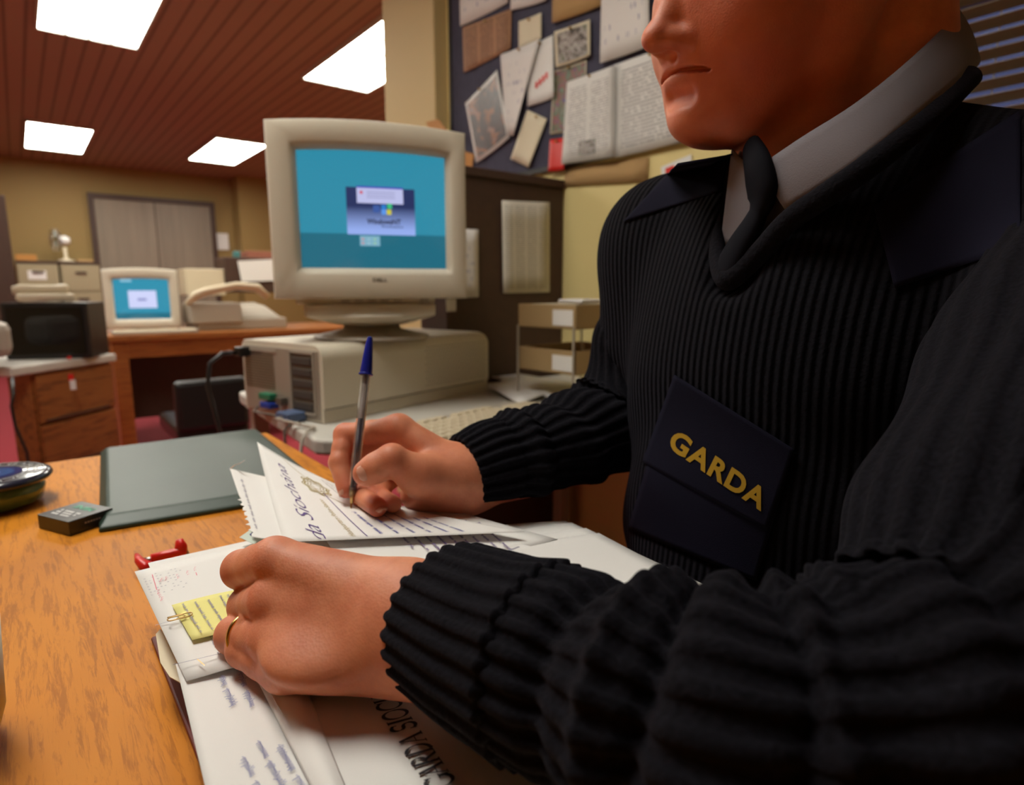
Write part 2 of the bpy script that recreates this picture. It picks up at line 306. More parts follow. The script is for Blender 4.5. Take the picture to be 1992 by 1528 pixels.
GL['Í'] = (.40, GL['I'][1]+[('l', .16, 1.08, .3, 1.25, .6)])
def serif(mb, txt, o, ux, uy, h, mi=0, slant=.0):
    n = ux.cross(uy).normalized(); x = 0
    for ch in txt:
        adv, st = GL[ch]
        for s in st:
            if s[0] == 'l':
                _, x0, y0, x1, y1, th = s; P = [(x0, y0), (x1, y1)]; w = h*.125*th
                stroke(mb, [o+ux*h*(x+a+slant*b)+uy*h*b for a, b in P], w, n, mi)
            else:
                _, cx, cy, rx, ry, a0, a1 = s; P = [(cx+rx*math.cos(math.radians(a0+(a1-a0)*i/20)), cy+ry*math.sin(math.radians(a0+(a1-a0)*i/20))) for i in range(21)]
                stroke(mb, [o+ux*h*(x+a+slant*b)+uy*h*b for a, b in P], h*.115, n, mi, nib=uy)
        x += adv
    return x*h
def curve_text(mb, txt, o, ux, uy, size, mi=0, shear=.35, spacing=1.0, lift=None, offset=0):
    vs_, fs, bb = text_mb(txt, 1.0, shear, spacing=spacing, offset=offset); k = size
    mb.add([o+ux*(p[0]*k)+uy*(p[1]*k) for p in vs_], fs, mi); return (bb[1]-bb[0])*k
# ------------------------------------------------------------------ the room
ZC = 2.5; YF = 9.5
b = MB().bx((-3.2, -2.6, -.05), (4.4, 9.6, 0)); struct('floor', b, M['carpet'])
# ceiling with openings is not needed: the panels sit just under it
b = MB().bx((-3.2, -2.6, ZC), (4.4, 9.6, ZC+.05)); struct('ceiling', b, M['ceil'])
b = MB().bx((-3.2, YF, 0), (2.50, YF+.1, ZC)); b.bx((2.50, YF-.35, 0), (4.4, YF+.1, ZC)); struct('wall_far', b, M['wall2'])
b = MB().bx((-3.2, -2.6, 0), (-3.1, 9.5, ZC)); struct('wall_left', b, M['wall'])
b = MB().bx((-3.2, -2.7, 0), (1.55, -2.6, ZC)); struct('wall_back', b, M['wall'])
WX = 1.42
b = MB().bx((WX, .62, 0), (WX+.12, 2.2, ZC)); b.bx((WX, -2.6, 0), (WX+.12, .62, 1.18)); b.bx((WX, -2.6, 2.25), (WX+.12, .62, ZC)); b.bx((WX, -2.6, 1.18), (WX+.12, -1.6, 2.25))
struct('wall_right', b, M['wall'])
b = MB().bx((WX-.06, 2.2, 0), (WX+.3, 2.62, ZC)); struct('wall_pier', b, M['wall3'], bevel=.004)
b = MB().bx((4.3, 2.6, 0), (4.4, 9.5, ZC)); b.bx((1.7, 2.5, 0), (4.4, 2.6, ZC)); struct('wall_side', b, M['wall'])
# window on the right wall behind the man, with a venetian blind
b = MB(); b.bx((WX+.05, .56, 1.18), (WX+.10, .62, 2.25)); b.bx((WX+.05, -1.6, 1.18), (WX+.10, -1.54, 2.25)); b.bx((WX+.05, -1.54, 1.18), (WX+.10, .56, 1.24)); b.bx((WX+.05, -1.54, 2.19), (WX+.10, .56, 2.25)); b.bx((WX+.05, -.55, 1.24), (WX+.10, -.49, 2.19))
wn = struct('window_1', b, M['white'])
g = MB().bx((WX+.072, -1.54, 1.24), (WX+.078, .56, 2.19)).build('pane', pmat('window_glass', (.9, .92, 1), .02, trans=1), wn)
bl = thing('venetian_blind', 'half-open venetian blind on the window behind the man', 'blind', (WX+.01, -.5, 2.2))
MB().bx((-.03, -1.1, .0), (.03, 1.08, .04)).build('head_rail', M['cabinet'], bl)
b = MB()
for i in range(38):
    z = -.03-i*.0265; R = Matrix.Rotation(math.radians(28), 3, 'Y'); b.box((0, -.01, z), (.026, 2.14, .0012), 0, R=R)
s_ = b.build('slat', pmat('blind_slat', (.36, .29, .20), .5), bl)
b = MB()
for y in (-.9, -.3, .3, .9): MB().tube([(0.012, y, 0), (0.012, y, -1.02)], .0012, 6).build('cord', M['white'], bl)
# double door in the far wall, frame, and a light switch
yd = YF-.02
p0 = onp(180, 380, 1, yd); p1 = onp(405, 384, 1, yd); dz = 2.1
b = MB().bx((p0.x, yd-.02, 0), (p1.x, yd+.03, dz)); d1 = struct('door_1', b, M['door'])
b = MB(); b.bx((p0.x-.06, yd-.05, 0), (p0.x, yd+.03, dz+.06)); b.bx((p1.x, yd-.05, 0), (p1.x+.06, yd+.03, dz+.06)); b.bx((p0.x, yd-.05, dz), (p1.x, yd+.03, dz+.06)); b.build('door_frame', M['brown'], d1)
xm = (p0.x+p1.x)/2; MB().bx((xm-.006, yd-.024, 0), (xm+.006, yd-.018, dz)).build('meeting_edge', M['brown'], d1)
b = MB(); b.bx((xm-.09, yd-.05, 1.0), (xm-.06, yd-.02, 1.14)); b.build('door_handle', M['steel'], d1)
q0 = onp(422, 486, 1, YF); q1 = onp(443, 455, 1, YF)
t = MB().bx((q0.x, YF-.02, q0.z), (q1.x, YF, q1.z)).build('wall_notice', M['paper'], bevel=.003); tag(t, 'small pale notice on far wall beside the double door', 'notice')
# ceiling panels
def ceiling_light(x, y, label):
    o = thing('ceiling_light', label, 'ceiling light', (x, y, ZC), 0, 'fluorescent ceiling panels')
    b = MB(); w, l, h = .26, .66, .03
    b.bx((-w, -l, -h), (-w+.012, l, 0)); b.bx((w-.012, -l, -h), (w, l, 0)); b.bx((-w, -l, -h), (w, -l+.012, 0)); b.bx((-w, l-.012, -h), (w, l, 0)); b.build('frame', M['white'], o, bevel=.002)
    MB().bx((-w+.012, -l+.012, -.022), (w-.012, l-.012, -.002)).build('diffuser', DIFF, o)
    b = MB()
    for k in (-1, 0, 1): b.bx((k*.115-.006, -l+.012, -.028), (k*.115+.006, l-.012, -.022))
    b.build('louvre', DIV, o)
    return o
DIFF = emat('lit_diffuser', (1.0, .97, .86), LAMP)
def divmat():
    m, nt, p = nmat('louvre_metal'); p.inputs['Base Color'].default_value = (.6, .58, .5, 1); p.inputs['Emission Color'].default_value = (1, .95, .8, 1); p.inputs['Emission Strength'].default_value = .75; return m
DIV = pmat('louvre_metal', (.75, .72, .62), .4)
names = ['largest ceiling panel, cut by the top edge above the small monitor', 'ceiling panel beside the wall pier, right of the others', 'far left ceiling panel above the filing cabinets', 'far ceiling panel just left of the big monitor',
         'ceiling panel over the left side of the room', 'unseen ceiling panel over the desk, placed as key light']
for (x, y), n in zip(PANELS, names): ceiling_light(x, y, n)
# ------------------------------------------------------------------ right wall: notice board and what is pinned on it
def wq(pts, dx=0.0): return [onp(x, y, 0, WX-dx) for x, y in pts]
b = MB().bx((WX-.012, .93, 1.375), (WX-.0005, 2.15, 2.35)); nb = b.build('notice_board', M['felt']); tag(nb, 'blue-grey felt notice board on the yellow wall', 'notice board')
b = MB(); b.bx((WX-.016, .92, 1.363), (WX, 2.16, 1.378)); b.bx((WX-.016, .92, 2.35), (WX, 2.16, 2.365)); b.bx((WX-.016, 2.15, 1.378), (WX, 2.165, 2.35)); b.bx((WX-.016, .915, 1.378), (WX, .93, 2.35)); b.build('board_edge', M['black'], nb)
_k = [0]
def pinned(name, label, cat, px, mat, dx=.014, curl=.006, group='papers pinned on the notice board', border=None, extra=None):
    _k[0] += 1; dx = dx+.0012*(_k[0] % 7); q = wq(px, dx); o = thing(name, label, cat, q[3], 0, group)
    def fn(u, v): return bil(q, u, v)+V((-curl*(abs(u-.5)*2)**2*(.3+.7*(1-v))-.0005, 0, 0))
    m = MB(); m.grid(fn, 6, 6); m.build('sheet', mat, o, world=True, smooth=True, solid=.0006)
    if border:
        bm_ = MB(); e = border[1]
        bm_.grid(lambda u, v: fn(e+(1-2*e)*u, e+(1-2*e)*v)+V((-.0012, 0, 0)), 6, 6); bm_.build('picture', border[0], o, world=True, smooth=True)
    if extra: extra(o, fn)
    c = (q[0]+q[1])/2; MB().lathe([(.0001, -.004), (.004, -.003), (.0035, 0), (.0028, .003), (.004, .006), (.0001, .007)], (0, 0, 0), 10)
    pn = MB(); R = c+V((-.004, 0, -.008)); pn.tube([R, R+V((-.003, 0, 0)), R+V((-.008, 0, 0))], [.004, .0025, .004], 10); pn.build('pin', M['brass'], o, world=True, smooth=True)
    return o
T1 = textmat('typed_page', (.72, .69, .66), (.30, .28, .29), 26, 1, .55); T2 = textmat('typed_columns', (.70, .67, .64), (.36, .33, .34), 34, 2, .5); T3 = textmat('newsprint', (.42, .22, .12), (.10, .045, .035), 22, 3, .56, .04); T4 = textmat('sparse_page', (.72, .68, .66), (.12, .12, .3), 9, 1, .3)
T5 = textmat('timetable_page', (.68, .63, .54), (.36, .33, .28), 44, 4, .62, .05)
PH1 = photomat('photo_rubble', [(.02, .012, .012), (.06, .02, .015), (.05, .03, .03), (.30, .10, .03), (.16, .14, .18)], 3, 1); PH2 = photomat('photo_house', [(.02, .02, .02), (.12, .09, .07), (.45, .4, .38), (.10, .12, .06)], 5, 4); PH3 = photomat('photo_colour', [(.02, .05, .2), (.25, .06, .04), (.05, .12, .06), (.3, .25, .2)], 7, 9)
pinned('poster', 'pale poster at the top left corner of the notice board', 'poster', [(893, -120), (989, -170), (991, 6), (898, 52)], T4)
pinned('newspaper_cutting', 'orange-brown newspaper cutting with dark columns near the left of the board', 'newspaper cutting', [(901, 54), (996, 17), (996, 94), (905, 142)], T3)
pinned('note', 'small cream note between the newspaper cutting and the house photo', 'note', [(1010, 42), (1054, 25), (1056, 75), (1012, 94)], M['paper2'])
pinned('poster', 'pale sheet above the small cream note, cut by the top edge', 'poster', [(994, -90), (1065, -120), (1065, 2), (996, 21)], T4)
pinned('poster', 'yellow-brown sheet at the top of the board left of the white pages', 'poster', [(1077, -90), (1172, -140), (1172, 12), (1077, 46)], M['card'])
pinned('photograph', 'framed-looking photo of a pale house with cream border', 'photograph', [(1079, 62), (1149, 38), (1151, 109), (1084, 133)], M['paper2'], border=(PH2, .08))
pinned('photograph', 'narrow strip of colour pictures behind the stack of white pages', 'photograph', [(1079, 138), (1142, 116), (1142, 250), (1073, 262)], M['paper2'], dx=.013, border=(PH3, .03))
pinned('photograph', 'large tilted photo of rubble with white border at the left of the board', 'photograph', [(906, 201), (968, 136), (994, 268), (929, 318)], M['paper'], dx=.02, border=(PH1, .06))
def redtext(o, fn):
    m = MB(); vs_, fs, bb = text_mb('SAFE', 1, 0, offset=.02); w = bb[1]-bb[0]
    q = [fn(.30, .38)+V((-.002, 0, 0)), fn(.86, .44)+V((-.002, 0, 0)), fn(.86, .30)+V((-.002, 0, 0)), fn(.3, .24)+V((-.002, 0, 0))]
    m.add([bil(q, p[0]/w, p[1]/.72) for p in vs_], fs); m.build('red_lettering', M['red'], o, world=True)
def redbar(o, fn):
    m = MB()
    for a in range(4): m.grid(lambda u, v: fn(.28+.13*a+u*.10, .26+.10*v+.03*a)+V((-.002, 0, 0)), 2, 2)
    m.build('red_mark', M['red'], o, world=True)
pinned('leaflet', 'white leaflet with a bold red mark beside the folded letter', 'leaflet', [(1030, 90), (1077, 68), (1080, 190), (1029, 208)], M['paper'], dx=.016, extra=redbar)
pinned('letter', 'tall folded white letter hanging askew in the middle of the board', 'letter', [(975, 107), (1052, 76), (1003, 266), (990, 262)], T4, dx=.022, curl=.012)
pinned('note', 'grey-green note hanging askew below the folded letter', 'note', [(1027, 214), (1065, 232), (1031, 327), (996, 310)], M['paper2'], dx=.016)
pinned('card', 'bright red card at the foot of the board', 'card', [(1071, 272), (1100, 268), (1100, 331), (1069, 335)], M['red'], dx=.014)
pinned('page', 'white page at the top of the board beside the man\'s nose', 'page', [(1173, -110), (1262, -150), (1266, 90), (1170, 124)], T4, dx=.016)
pinned('page', 'large typed page pinned right beside the man\'s chin', 'page', [(1199, 126), (1345, 72), (1345, 272), (1199, 308)], T1, dx=.016)
def thick(o, fn):
    m = MB(); m.grid(lambda u, v: fn(u*.97, v*.985)+V((-.006, 0, 0)), 6, 6); m.grid(lambda u, v: fn(.02+u*.95, .02+v*.95)+V((-.003, 0, 0)), 6, 6); m.build('upper_sheet', T2, o, world=True, smooth=True, solid=.0006)
    m = MB(); m.grid(lambda u, v: fn(.32+.33*u, .07+.17*v)+V((-.0075, 0, 0)), 2, 2); m.build('printed_picture', PH2, o, world=True)
pinned('page_stack', 'thick stack of typed white pages pinned in the middle of the board', 'papers', [(1107, 159), (1199, 126), (1199, 306), (1098, 320)], T2, dx=.02, extra=thick)
q = wq([(1100, 327), (1262, 306), (1260, 352), (1098, 362)], .004); m = MB(); m.grid(lambda u, v: bil(q, u, v)+V((-.004*(1-v), 0, 0)), 6, 2); o = m.build('card_strip', M['card'], solid=.002, smooth=True); tag(o, 'brown card strip stuck on the wall under the notice board', 'card')
q = wq([(1286, 325), (1345, 300), (1345, 352), (1288, 366)], .004); o = thing('wall_notice', 'small white notice with a red mark on the yellow wall by the shoulder', 'notice', q[3]); m = MB(); m.grid(lambda u, v: bil(q, u, v), 2, 2); m.build('sheet', M['paper'], o, world=True, solid=.001)
m = MB(); m.grid(lambda u, v: bil(q, .15+.3*u, .5+.35*v)+V((-.001, 0, 0)), 1, 1); m.build('red_mark', M['red'], o, world=True)
q = [onp(x, y, 0, WX-.064) for x, y in [(828, 238), (852, 232), (872, 256), (842, 262)]]; m = MB(); m.grid(lambda u, v: bil(q, u, v), 2, 2); o = m.build('leaf_decoration', M['orange'], solid=.002); tag(o, 'dark orange cut-out stuck on the pier above the big monitor', 'decoration')
q = wq([(880, 320), (898, 292), (922, 300), (918, 331)], .02); m = MB(); m.grid(lambda u, v: bil(q, u, v)+V((-.004*u*v, 0, 0)), 2, 2); o = m.build('envelope', M['orange'], solid=.002); tag(o, 'orange-brown envelope pinned low at the board\'s left edge', 'envelope')
# ------------------------------------------------------------------ brown cupboard with sheets taped on its end
cb = thing('cupboard', 'tall dark brown cupboard standing between the big monitor and the yellow wall', 'cupboard', (1.155, 1.75, 0))
MB().bx((-.19, -.23, 0), (.263, -.08, 1.30)).build('carcass', M['brown'], cb, bevel=.003)
MB().bx((-.195, -.24, 1.30), (.264, -.07, 1.325)).build('top_panel', M['brown'], cb, bevel=.003)
def taped(label, px, mat):
    q = [onp(x, y, 1, 1.516) for x, y in px]; m = MB(); m.grid(lambda u, v: bil(q, u, v)+V((0, -.003*(abs(u-.5)*2)**2, 0)), 5, 5); o = m.build('paper_sheet', mat, solid=.0006, smooth=True); tag(o, label, 'paper', 'sheets taped on the brown cupboard'); return o
taped('long closely printed cream sheet taped on the brown cupboard', [(975, 390), (1068, 394), (1068, 569), (978, 571)], T5)
taped('white sheet on the brown cupboard half hidden by the big monitor', [(870, 444), (929, 447), (930, 578), (870, 582)], T4)
taped('tiny white label on the brown cupboard under the monitor\'s corner', [(866, 582), (886, 582), (886, 606), (868, 607)], M['paper'])
# ------------------------------------------------------------------ far end of the room
def fbox(name, label, cat, x0, x1, yb, yt, Y, depth, mat, group=None, bev=.006):
    a = onp(x0, yb, 1, Y); c = onp(x1, yt, 1, Y); o = MB().bx((a.x, Y, min(a.z, c.z)), (c.x, Y+depth, max(a.z, c.z))).build(name, mat, bevel=bev); tag(o, label, cat, group); return o
def filing(x, label):
    o = thing('filing_cabinet', label, 'filing cabinet', (x, 9.0, 0), 0, 'filing cabinets on the far wall'); w = .385; h = 1.27
    MB().bx((0, 0, 0), (w, .45, h)).build('carcass', M['cabinet'], o, bevel=.004)
    MB().bx((-.005, -.012, h), (w+.005, .45, h+.03)).build('top', M['brown'], o, bevel=.004)
    for k in range(4):
        z = .04+k*.307; d = MB().bx((.012, -.015, z), (w-.012, 0, z+.29)).build('drawer', M['cabinet'], o, bevel=.004)
        MB().bx((.14, -.03, z+.2), (.25, -.015, z+.225)).build('handle', M['brown'], d, bevel=.002)
    return o
f1 = filing(.02, 'left of two beige filing cabinets, with white label, on the far wall'); filing(.425, 'right of two beige filing cabinets standing by the double door')
MB().bx((.1, -.018, 1.09), (.27, -.0155, 1.19)).build('label', M['paper'], f1)
# fan and boxes on the cabinets
fn = thing('desk_fan', 'white desk fan standing on the far filing cabinets', 'fan', (.50, 9.15, 1.30))
MB().lathe([(.001, 0), (.09, .0), (.085, .02), (.03, .035), (.02, .06), (.018, .17), (.001, .17)]).build('base', M['phone'], fn, smooth=True)
m = MB(); m.tube([(0.06, .0, .25), (.02, .0, .25), (-.05, -.0, .25)], [.03, .055, .05], 20); m.build('motor_housing', M['paper'], fn, smooth=True)
m = MB()
for r in (.05, .09, .125):
    for x in (-.05, -.11): m.tube([(x+(.02 if r < .1 else .0)*(-1 if x < -.1 else 1), r*math.cos(a), .25+r*math.sin(a)) for a in [2*math.pi*k/28 for k in range(28)]], .003, 6, closed=True)
for k in range(16):
    a = 2*math.pi*k/16; m.tube([(-.12, .02*math.cos(a), .25+.02*math.sin(a)), (-.11, .125*math.cos(a), .25+.125*math.sin(a)), (-.05, .125*math.cos(a), .25+.125*math.sin(a)), (-.04, .05*math.cos(a), .25+.05*math.sin(a))], .002, 5)
m.build('guard', M['steel'], fn)
m = MB()
for k in range(3):
    a0 = 2*math.pi*k/3; m.grid(lambda u, v: V((-.08+.02*(u-.5), (.02+.09*v)*math.cos(a0+(u-.5)*1.2), .25+(.02+.09*v)*math.sin(a0+(u-.5)*1.2))), 5, 4)
m.build('blade', pmat('fan_blade', (.08, .22, .25), .4), fn, smooth=True, solid=.002)
tag(MB().bx((.03, 9.05, 1.301), (.22, 9.35, 1.37)).build('cardboard_box', M['orange'], bevel=.004), 'flat orange-brown box on the left filing cabinet', 'box')
tag(MB().bx((.60, 9.05, 1.301), (.76, 9.3, 1.33)).build('cardboard_box', M['card'], bevel=.004), 'flat brown box right of the fan on the filing cabinets', 'box')
# dark screen at the room's left side
o = fbox('partition', 'dark partition at the left edge of the room', 'partition', -40, 9, 640, 380, 4.6, .06, M['brown'])
# far desk with monitor, keyboard, fax and phone
fd = thing('desk', 'wooden computer desk further back, carrying the small monitor', 'desk', (.37, 4.10, 0))
zt = .72; Wd = 1.9
MB().bx((0, 0, zt-.035), (Wd, .8, zt)).build('desktop', M['ewood'], fd, bevel=.004)
MB().bx((0.095, .022, zt-.13), (Wd-.10, .04, zt-.035)).build('apron', M['ewood'], fd)
for x in (0.02, Wd-.10): MB().bx((x, .02, 0), (x+.075, .78, zt-.035)).build('leg', M['ewood'], fd, bevel=.004)
MB().bx((.09, .55, .14), (Wd-.1, .57, zt-.035)).build('modesty_panel', M['brown'], fd)
def crt(name, label, loc, rz, w, h, dpth, op, scr, logo=None, stand=True, pl=None, curve=.012):
    """op = (left, right, bottom, top) margins of the screen opening; local -Y is the front, z=0 the bezel's bottom edge"""
    o = thing(name, label, 'monitor', loc, rz); pl = pl or M['plastic']; hw = w/2; l, r, bo, to = op; m = MB()
    def ring(y, ex, n=14, cv=curve):   # rounded outline of the bezel at depth y
        pts = []
        for i in range(n+1): u = i/n; pts.append((-hw+ex+(w-2*ex)*u, y, h-ex+cv*(1-(2*u-1)**2)))
        for i in range(1, 8): v = i/8; pts.append((hw-ex, y, h-ex-(h-2*ex)*v))
        for i in range(n+1): u = i/n; pts.append((hw-ex-(w-2*ex)*u, y, ex))
        for i in range(1, 8): v = i/8; pts.append((-hw+ex, y, ex+(h-2*ex)*v))
        return pts
    def hole(y, ex, n=14, cv=curve*.5):
        x0, x1, z0, z1 = -hw+l+ex, hw-r-ex, bo+ex, h-to-ex; pts = []
        for i in range(n+1): u = i/n; pts.append((x0+(x1-x0)*u, y, z1+cv*(1-(2*u-1)**2)))
        for i in range(1, 8): v = i/8; pts.append((x1, y, z1-(z1-z0)*v))
        for i in range(n+1): u = i/n; pts.append((x1-(x1-x0)*u, y, z0))
        for i in range(1, 8): v = i/8; pts.append((x0, y, z0+(z1-z0)*v))
        return pts
    loops = [ring(.055, .004), ring(.012, 0), ring(.002, .003), ring(0, .008), hole(0, -.012), hole(.003, -.006), hole(.022, .004)]
    n = len(loops[0]); vs_ = [p for lp in loops for p in lp]; fs = []
    for a in range(len(loops)-1):
        for k in range(n): fs.append((a*n+k, a*n+(k+1) % n, (a+1)*n+(k+1) % n, (a+1)*n+k))
    m.add(vs_, fs); m.build('bezel', pl, o, smooth=True).modifiers.new('es', 'EDGE_SPLIT').split_angle = math.radians(38)
    # housing tapering to the back
    secs = [(.055, 0.004, 1.0, 0), (.12, .012, 1, .0), (dpth*.55, .06, .9, .02), (dpth*.8, .095, .8, .035), (dpth, .11, .72, .045)]
    m = MB(); vs_ = []; fs = []
    for (y, ex, sc, lift) in secs:
        for p in ring(y, ex, cv=curve*sc): vs_.append((p[0], p[1], p[2]))
    for a in range(len(secs)-1):
        for k in range(n): fs.append((a*n+k, a*n+(k+1) % n, (a+1)*n+(k+1) % n, (a+1)*n+k))
    fs.append([(len(secs)-1)*n+k for k in range(n)]); m.add(vs_, fs); m.build('housing', pl, o, smooth=True).modifiers.new('es', 'EDGE_SPLIT').split_angle = math.radians(40)
    # tube face, slightly bulging
    x0, x1, z0, z1 = -hw+l, hw-r, bo, h-to
    def face(u, v, e=0): return V((x0+(x1-x0)*u, .020-.010*(1-(2*u-1)**2)*(1-(2*v-1)**2)-e, z0+(z1-z0+.006)*v))
    m = MB(); m.grid(face, 16, 14); sc = m.build('screen', scr, o, smooth=True)
    return o, face, sc, (x0, x1, z0, z1)
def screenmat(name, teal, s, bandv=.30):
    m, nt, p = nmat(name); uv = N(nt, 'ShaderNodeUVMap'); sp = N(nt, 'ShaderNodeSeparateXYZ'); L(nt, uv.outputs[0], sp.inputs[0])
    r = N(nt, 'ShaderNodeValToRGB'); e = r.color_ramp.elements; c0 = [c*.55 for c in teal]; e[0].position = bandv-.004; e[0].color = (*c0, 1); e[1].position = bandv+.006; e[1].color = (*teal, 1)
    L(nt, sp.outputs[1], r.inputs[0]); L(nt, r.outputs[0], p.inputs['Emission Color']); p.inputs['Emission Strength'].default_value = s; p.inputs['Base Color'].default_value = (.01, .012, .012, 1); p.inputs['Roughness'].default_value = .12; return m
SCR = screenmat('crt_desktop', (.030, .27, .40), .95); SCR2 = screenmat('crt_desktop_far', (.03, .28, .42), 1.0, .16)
def em(name, col, s=1.0): return emat(name, col, s)
c = onp(283, 628, 1, 4.35)
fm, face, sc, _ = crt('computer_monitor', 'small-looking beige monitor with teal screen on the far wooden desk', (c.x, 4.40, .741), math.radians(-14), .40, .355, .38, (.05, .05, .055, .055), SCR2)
m = MB(); m.grid(lambda u, v: face(.26+.5*u, .28+.42*v, .0008), 3, 3); m.build('window_on_screen', em('dialog_white', (.62, .66, .95), 1.0), fm)
m = MB(); m.grid(lambda u, v: face(.42+.16*u, .46+.05*v, .0016), 3, 3); m.build('screen_text', em('dialog_text', (.2, .22, .5), 1.0), fm)
m = MB(); m.grid(lambda u, v: face(.14+.2*u, .91+.06*v, .0008), 3, 3); m.build('screen_patch', em('icons_pale', (.28, .55, .7), 1.0), fm)
MB().lathe([(.001, -.02), (.13, -.02), (.12, -.012), (.07, .0), (.06, .004), (.001, .004)], (0, .17, 0)).build('swivel_base', M['plastic'], fm, smooth=True)
def keyboard(name, label, loc, rz, w, d, small=False, tilt=.0):
    o = thing(name, label, 'keyboard', loc, rz); m = MB()
    m.prism([(-w/2, -d/2), (w/2, -d/2), (w/2, d/2), (-w/2, d/2)], 0, .018); hb = m.build('case', M['plastic2'], o, bevel=.004)
    keys = MB(); ncol = 15; n = 6
    kx = w*.74/ncol; ky = d*.74/n
    def key(x, y, a, b_):
        z0, z1 = .018, .026; e = .0028
        keys.add([(x, y, z0), (x+a, y, z0), (x+a, y+b_, z0), (x, y+b_, z0), (x+e, y+e, z1), (x+a-e, y+e, z1), (x+a-e, y+b_-e*.6, z1), (x+e, y+b_-e*.6, z1)], [(4, 5, 6, 7), (0, 1, 5, 4), (1, 2, 6, 5), (2, 3, 7, 6), (3, 0, 4, 7)])
        return keys
    return o, key, keys, kx, ky
def fill_keys(o, key, keys, kx, ky, w, d, split):
    k = None
    for r in range(6):
        y = -d/2+d*.10+r*ky+(.006 if r == 5 else 0); x = -w/2+w*.025; c = 0
        while c < 15:
            wd = 5 if (r == 0 and c == 5) else (2 if (r in (1, 2, 3) and c == 0) else 1)
            if r == 5 and c in (1, 5, 9): c += 1; continue
            key(x+c*kx, y, kx*wd-.0015, ky-.0015); c += wd
            if split: _flush(keys, o)
        for c in range(4):
            if r < 5: key(w/2-w*.02-(4-c)*kx*.95, y, kx*.92, ky-.0015)
            if r < 5 and split: _flush(keys, o)
    if not split: keys.build('keys', M['phone'], o)
def _flush(keys, o):
    ob = keys.build('key', M['phone'], o); keys.v = []; keys.f = []; keys.m = []; keys.uv = []
c = onz(292, 642, .72)
o, key, keys, kx, ky = keyboard('keyboard', 'pale keyboard in front of the small monitor on the far desk', (c.x-.03, 4.20, .7205), math.radians(-4), .44, .15); fill_keys(o, key, keys, kx, ky, .44, .15, False)
# fax with handset
Yx = 4.28
a = onp(385, 640, 1, Yx); c = onp(556, 590, 1, Yx)
fx = thing('fax_machine', 'low beige fax machine on the far desk, half behind the big monitor', 'fax machine', (a.x, Yx, .72)); fw = c.x-a.x
MB().bx((0, 0, 0), (fw, .36, .07)).build('base', M['plastic2'], fx, bevel=.008)
m = MB(); m.add([(0.02, .05, .07), (fw-.02, .05, .07), (fw-.02, .34, .07), (.02, .34, .07), (.03, .10, .15), (fw*.8, .10, .15), (fw*.8, .32, .17), (.03, .32, .17)], [(3, 2, 1, 0), (4, 5, 6, 7), (0, 1, 5, 4), (1, 2, 6, 5), (2, 3, 7, 6), (3, 0, 4, 7)]); m.build('body', M['plastic2'], fx, bevel=.008)
def handset(path, r, mat, parent):
    m = MB(); m.tube(path, r, 14, sq=1.5); return m.build('handset', mat, parent, world=True, smooth=True)
h0 = onp(362, 592, 1, Yx-.02); h1 = onp(400, 568, 1, Yx-.02); h2 = onp(460, 556, 1, Yx-.02); h3 = onp(500, 560, 1, Yx-.02); h4 = onp(520, 578, 1, Yx-.02)
handset([h0, h0*.5+h1*.5+V((0, 0, .015)), h1, h2, h3, h4], [.014, .024, .022, .02, .022, .016], M['phone'], fx)
m = MB(); p = onp(372, 600, 1, Yx-.03); m.bx((p.x, Yx-.02, p.z-.10), (p.x+.30, Yx+.25, p.z+.03)); m.build('cradle', M['plastic2'], fx, world=True, bevel=.01)
fbox('printer', 'cream printer standing behind the fax machine', 'printer', 364, 436, 575, 524, 4.62, .25, M['phone'])
pr = fbox('document_tray', 'brown-sided tray box at the back of the far desk', 'tray', 442, 540, 570, 503, 4.60, .28, M['brown'])
q = [onp(x, y, 1, 4.59) for x, y in [(462, 508), (545, 504), (545, 546), (470, 548)]]; m = MB(); m.grid(lambda u, v: bil(q, u, v), 2, 2); m.build('white_sheet', M['paper'], pr, world=True, solid=.002)
fbox('book_pile', 'small pile of reddish books on top of the tray box', 'books', 482, 530, 502, 490, 4.66, .18, pmat('reddish_cover', (.30, .10, .06), .6), bev=.003)
fbox('cup', 'small blue-green cup on the tray box', 'cup', 456, 468, 503, 489, 4.66, .05, pmat('cup_glaze', (.05, .18, .18), .4), bev=.008)
# small pedestal with drawers, black box and telephone
pe = thing('drawer_pedestal', 'wooden three-drawer pedestal with white top at the left', 'drawer unit', (.0, 2.86, 0))
R = Matrix.Rotation(math.radians(20), 3, 'Z')
a = onz(20, 716, .69); bb_ = onz(226, 688, .69); ux = (bb_-a).normalized(); uy = V((-ux.y, ux.x, 0)); wl = (bb_-a).length
pe.location = (a.x, a.y, 0); pe.rotation_euler = (0, 0, math.atan2(ux.y, ux.x)); bpy.context.view_layer.update()
MB().bx((0, 0, .655), (wl, .62, .69)).build('top', M['white'], pe, bevel=.006)
x0 = .105
MB().bx((x0, .03, .04), (wl-.01, .13, .655)).build('carcass', M['dwood'], pe)
for k, (z0, z1) in enumerate(((.45, .65), (.25, .445), (.05, .245))):
    d = MB().bx((x0+.01, .012, z0), (wl-.02, .03, z1-.006)).build('drawer', M['dwood'], pe, bevel=.003)
    MB().bx((x0+.03, .006, z0+.004), (wl-.06, .012, z0+.012)).build('drawer_grip', M['brown'], d)
kk = thing('key_tag', 'red key tag hanging from the top drawer', 'key tag', (0, 0, 0)); p = onp(138, 735, 1, a.y+.13)
m = MB(); m.box((p.x, p.y, p.z), (.018, .004, .03)); m.build('red_fob', M['red'], kk, bevel=.001); m = MB(); m.box((p.x+.004, p.y-.003, p.z-.03), (.02, .004, .04)); m.build('white_fob', M['paper'], kk, bevel=.001)
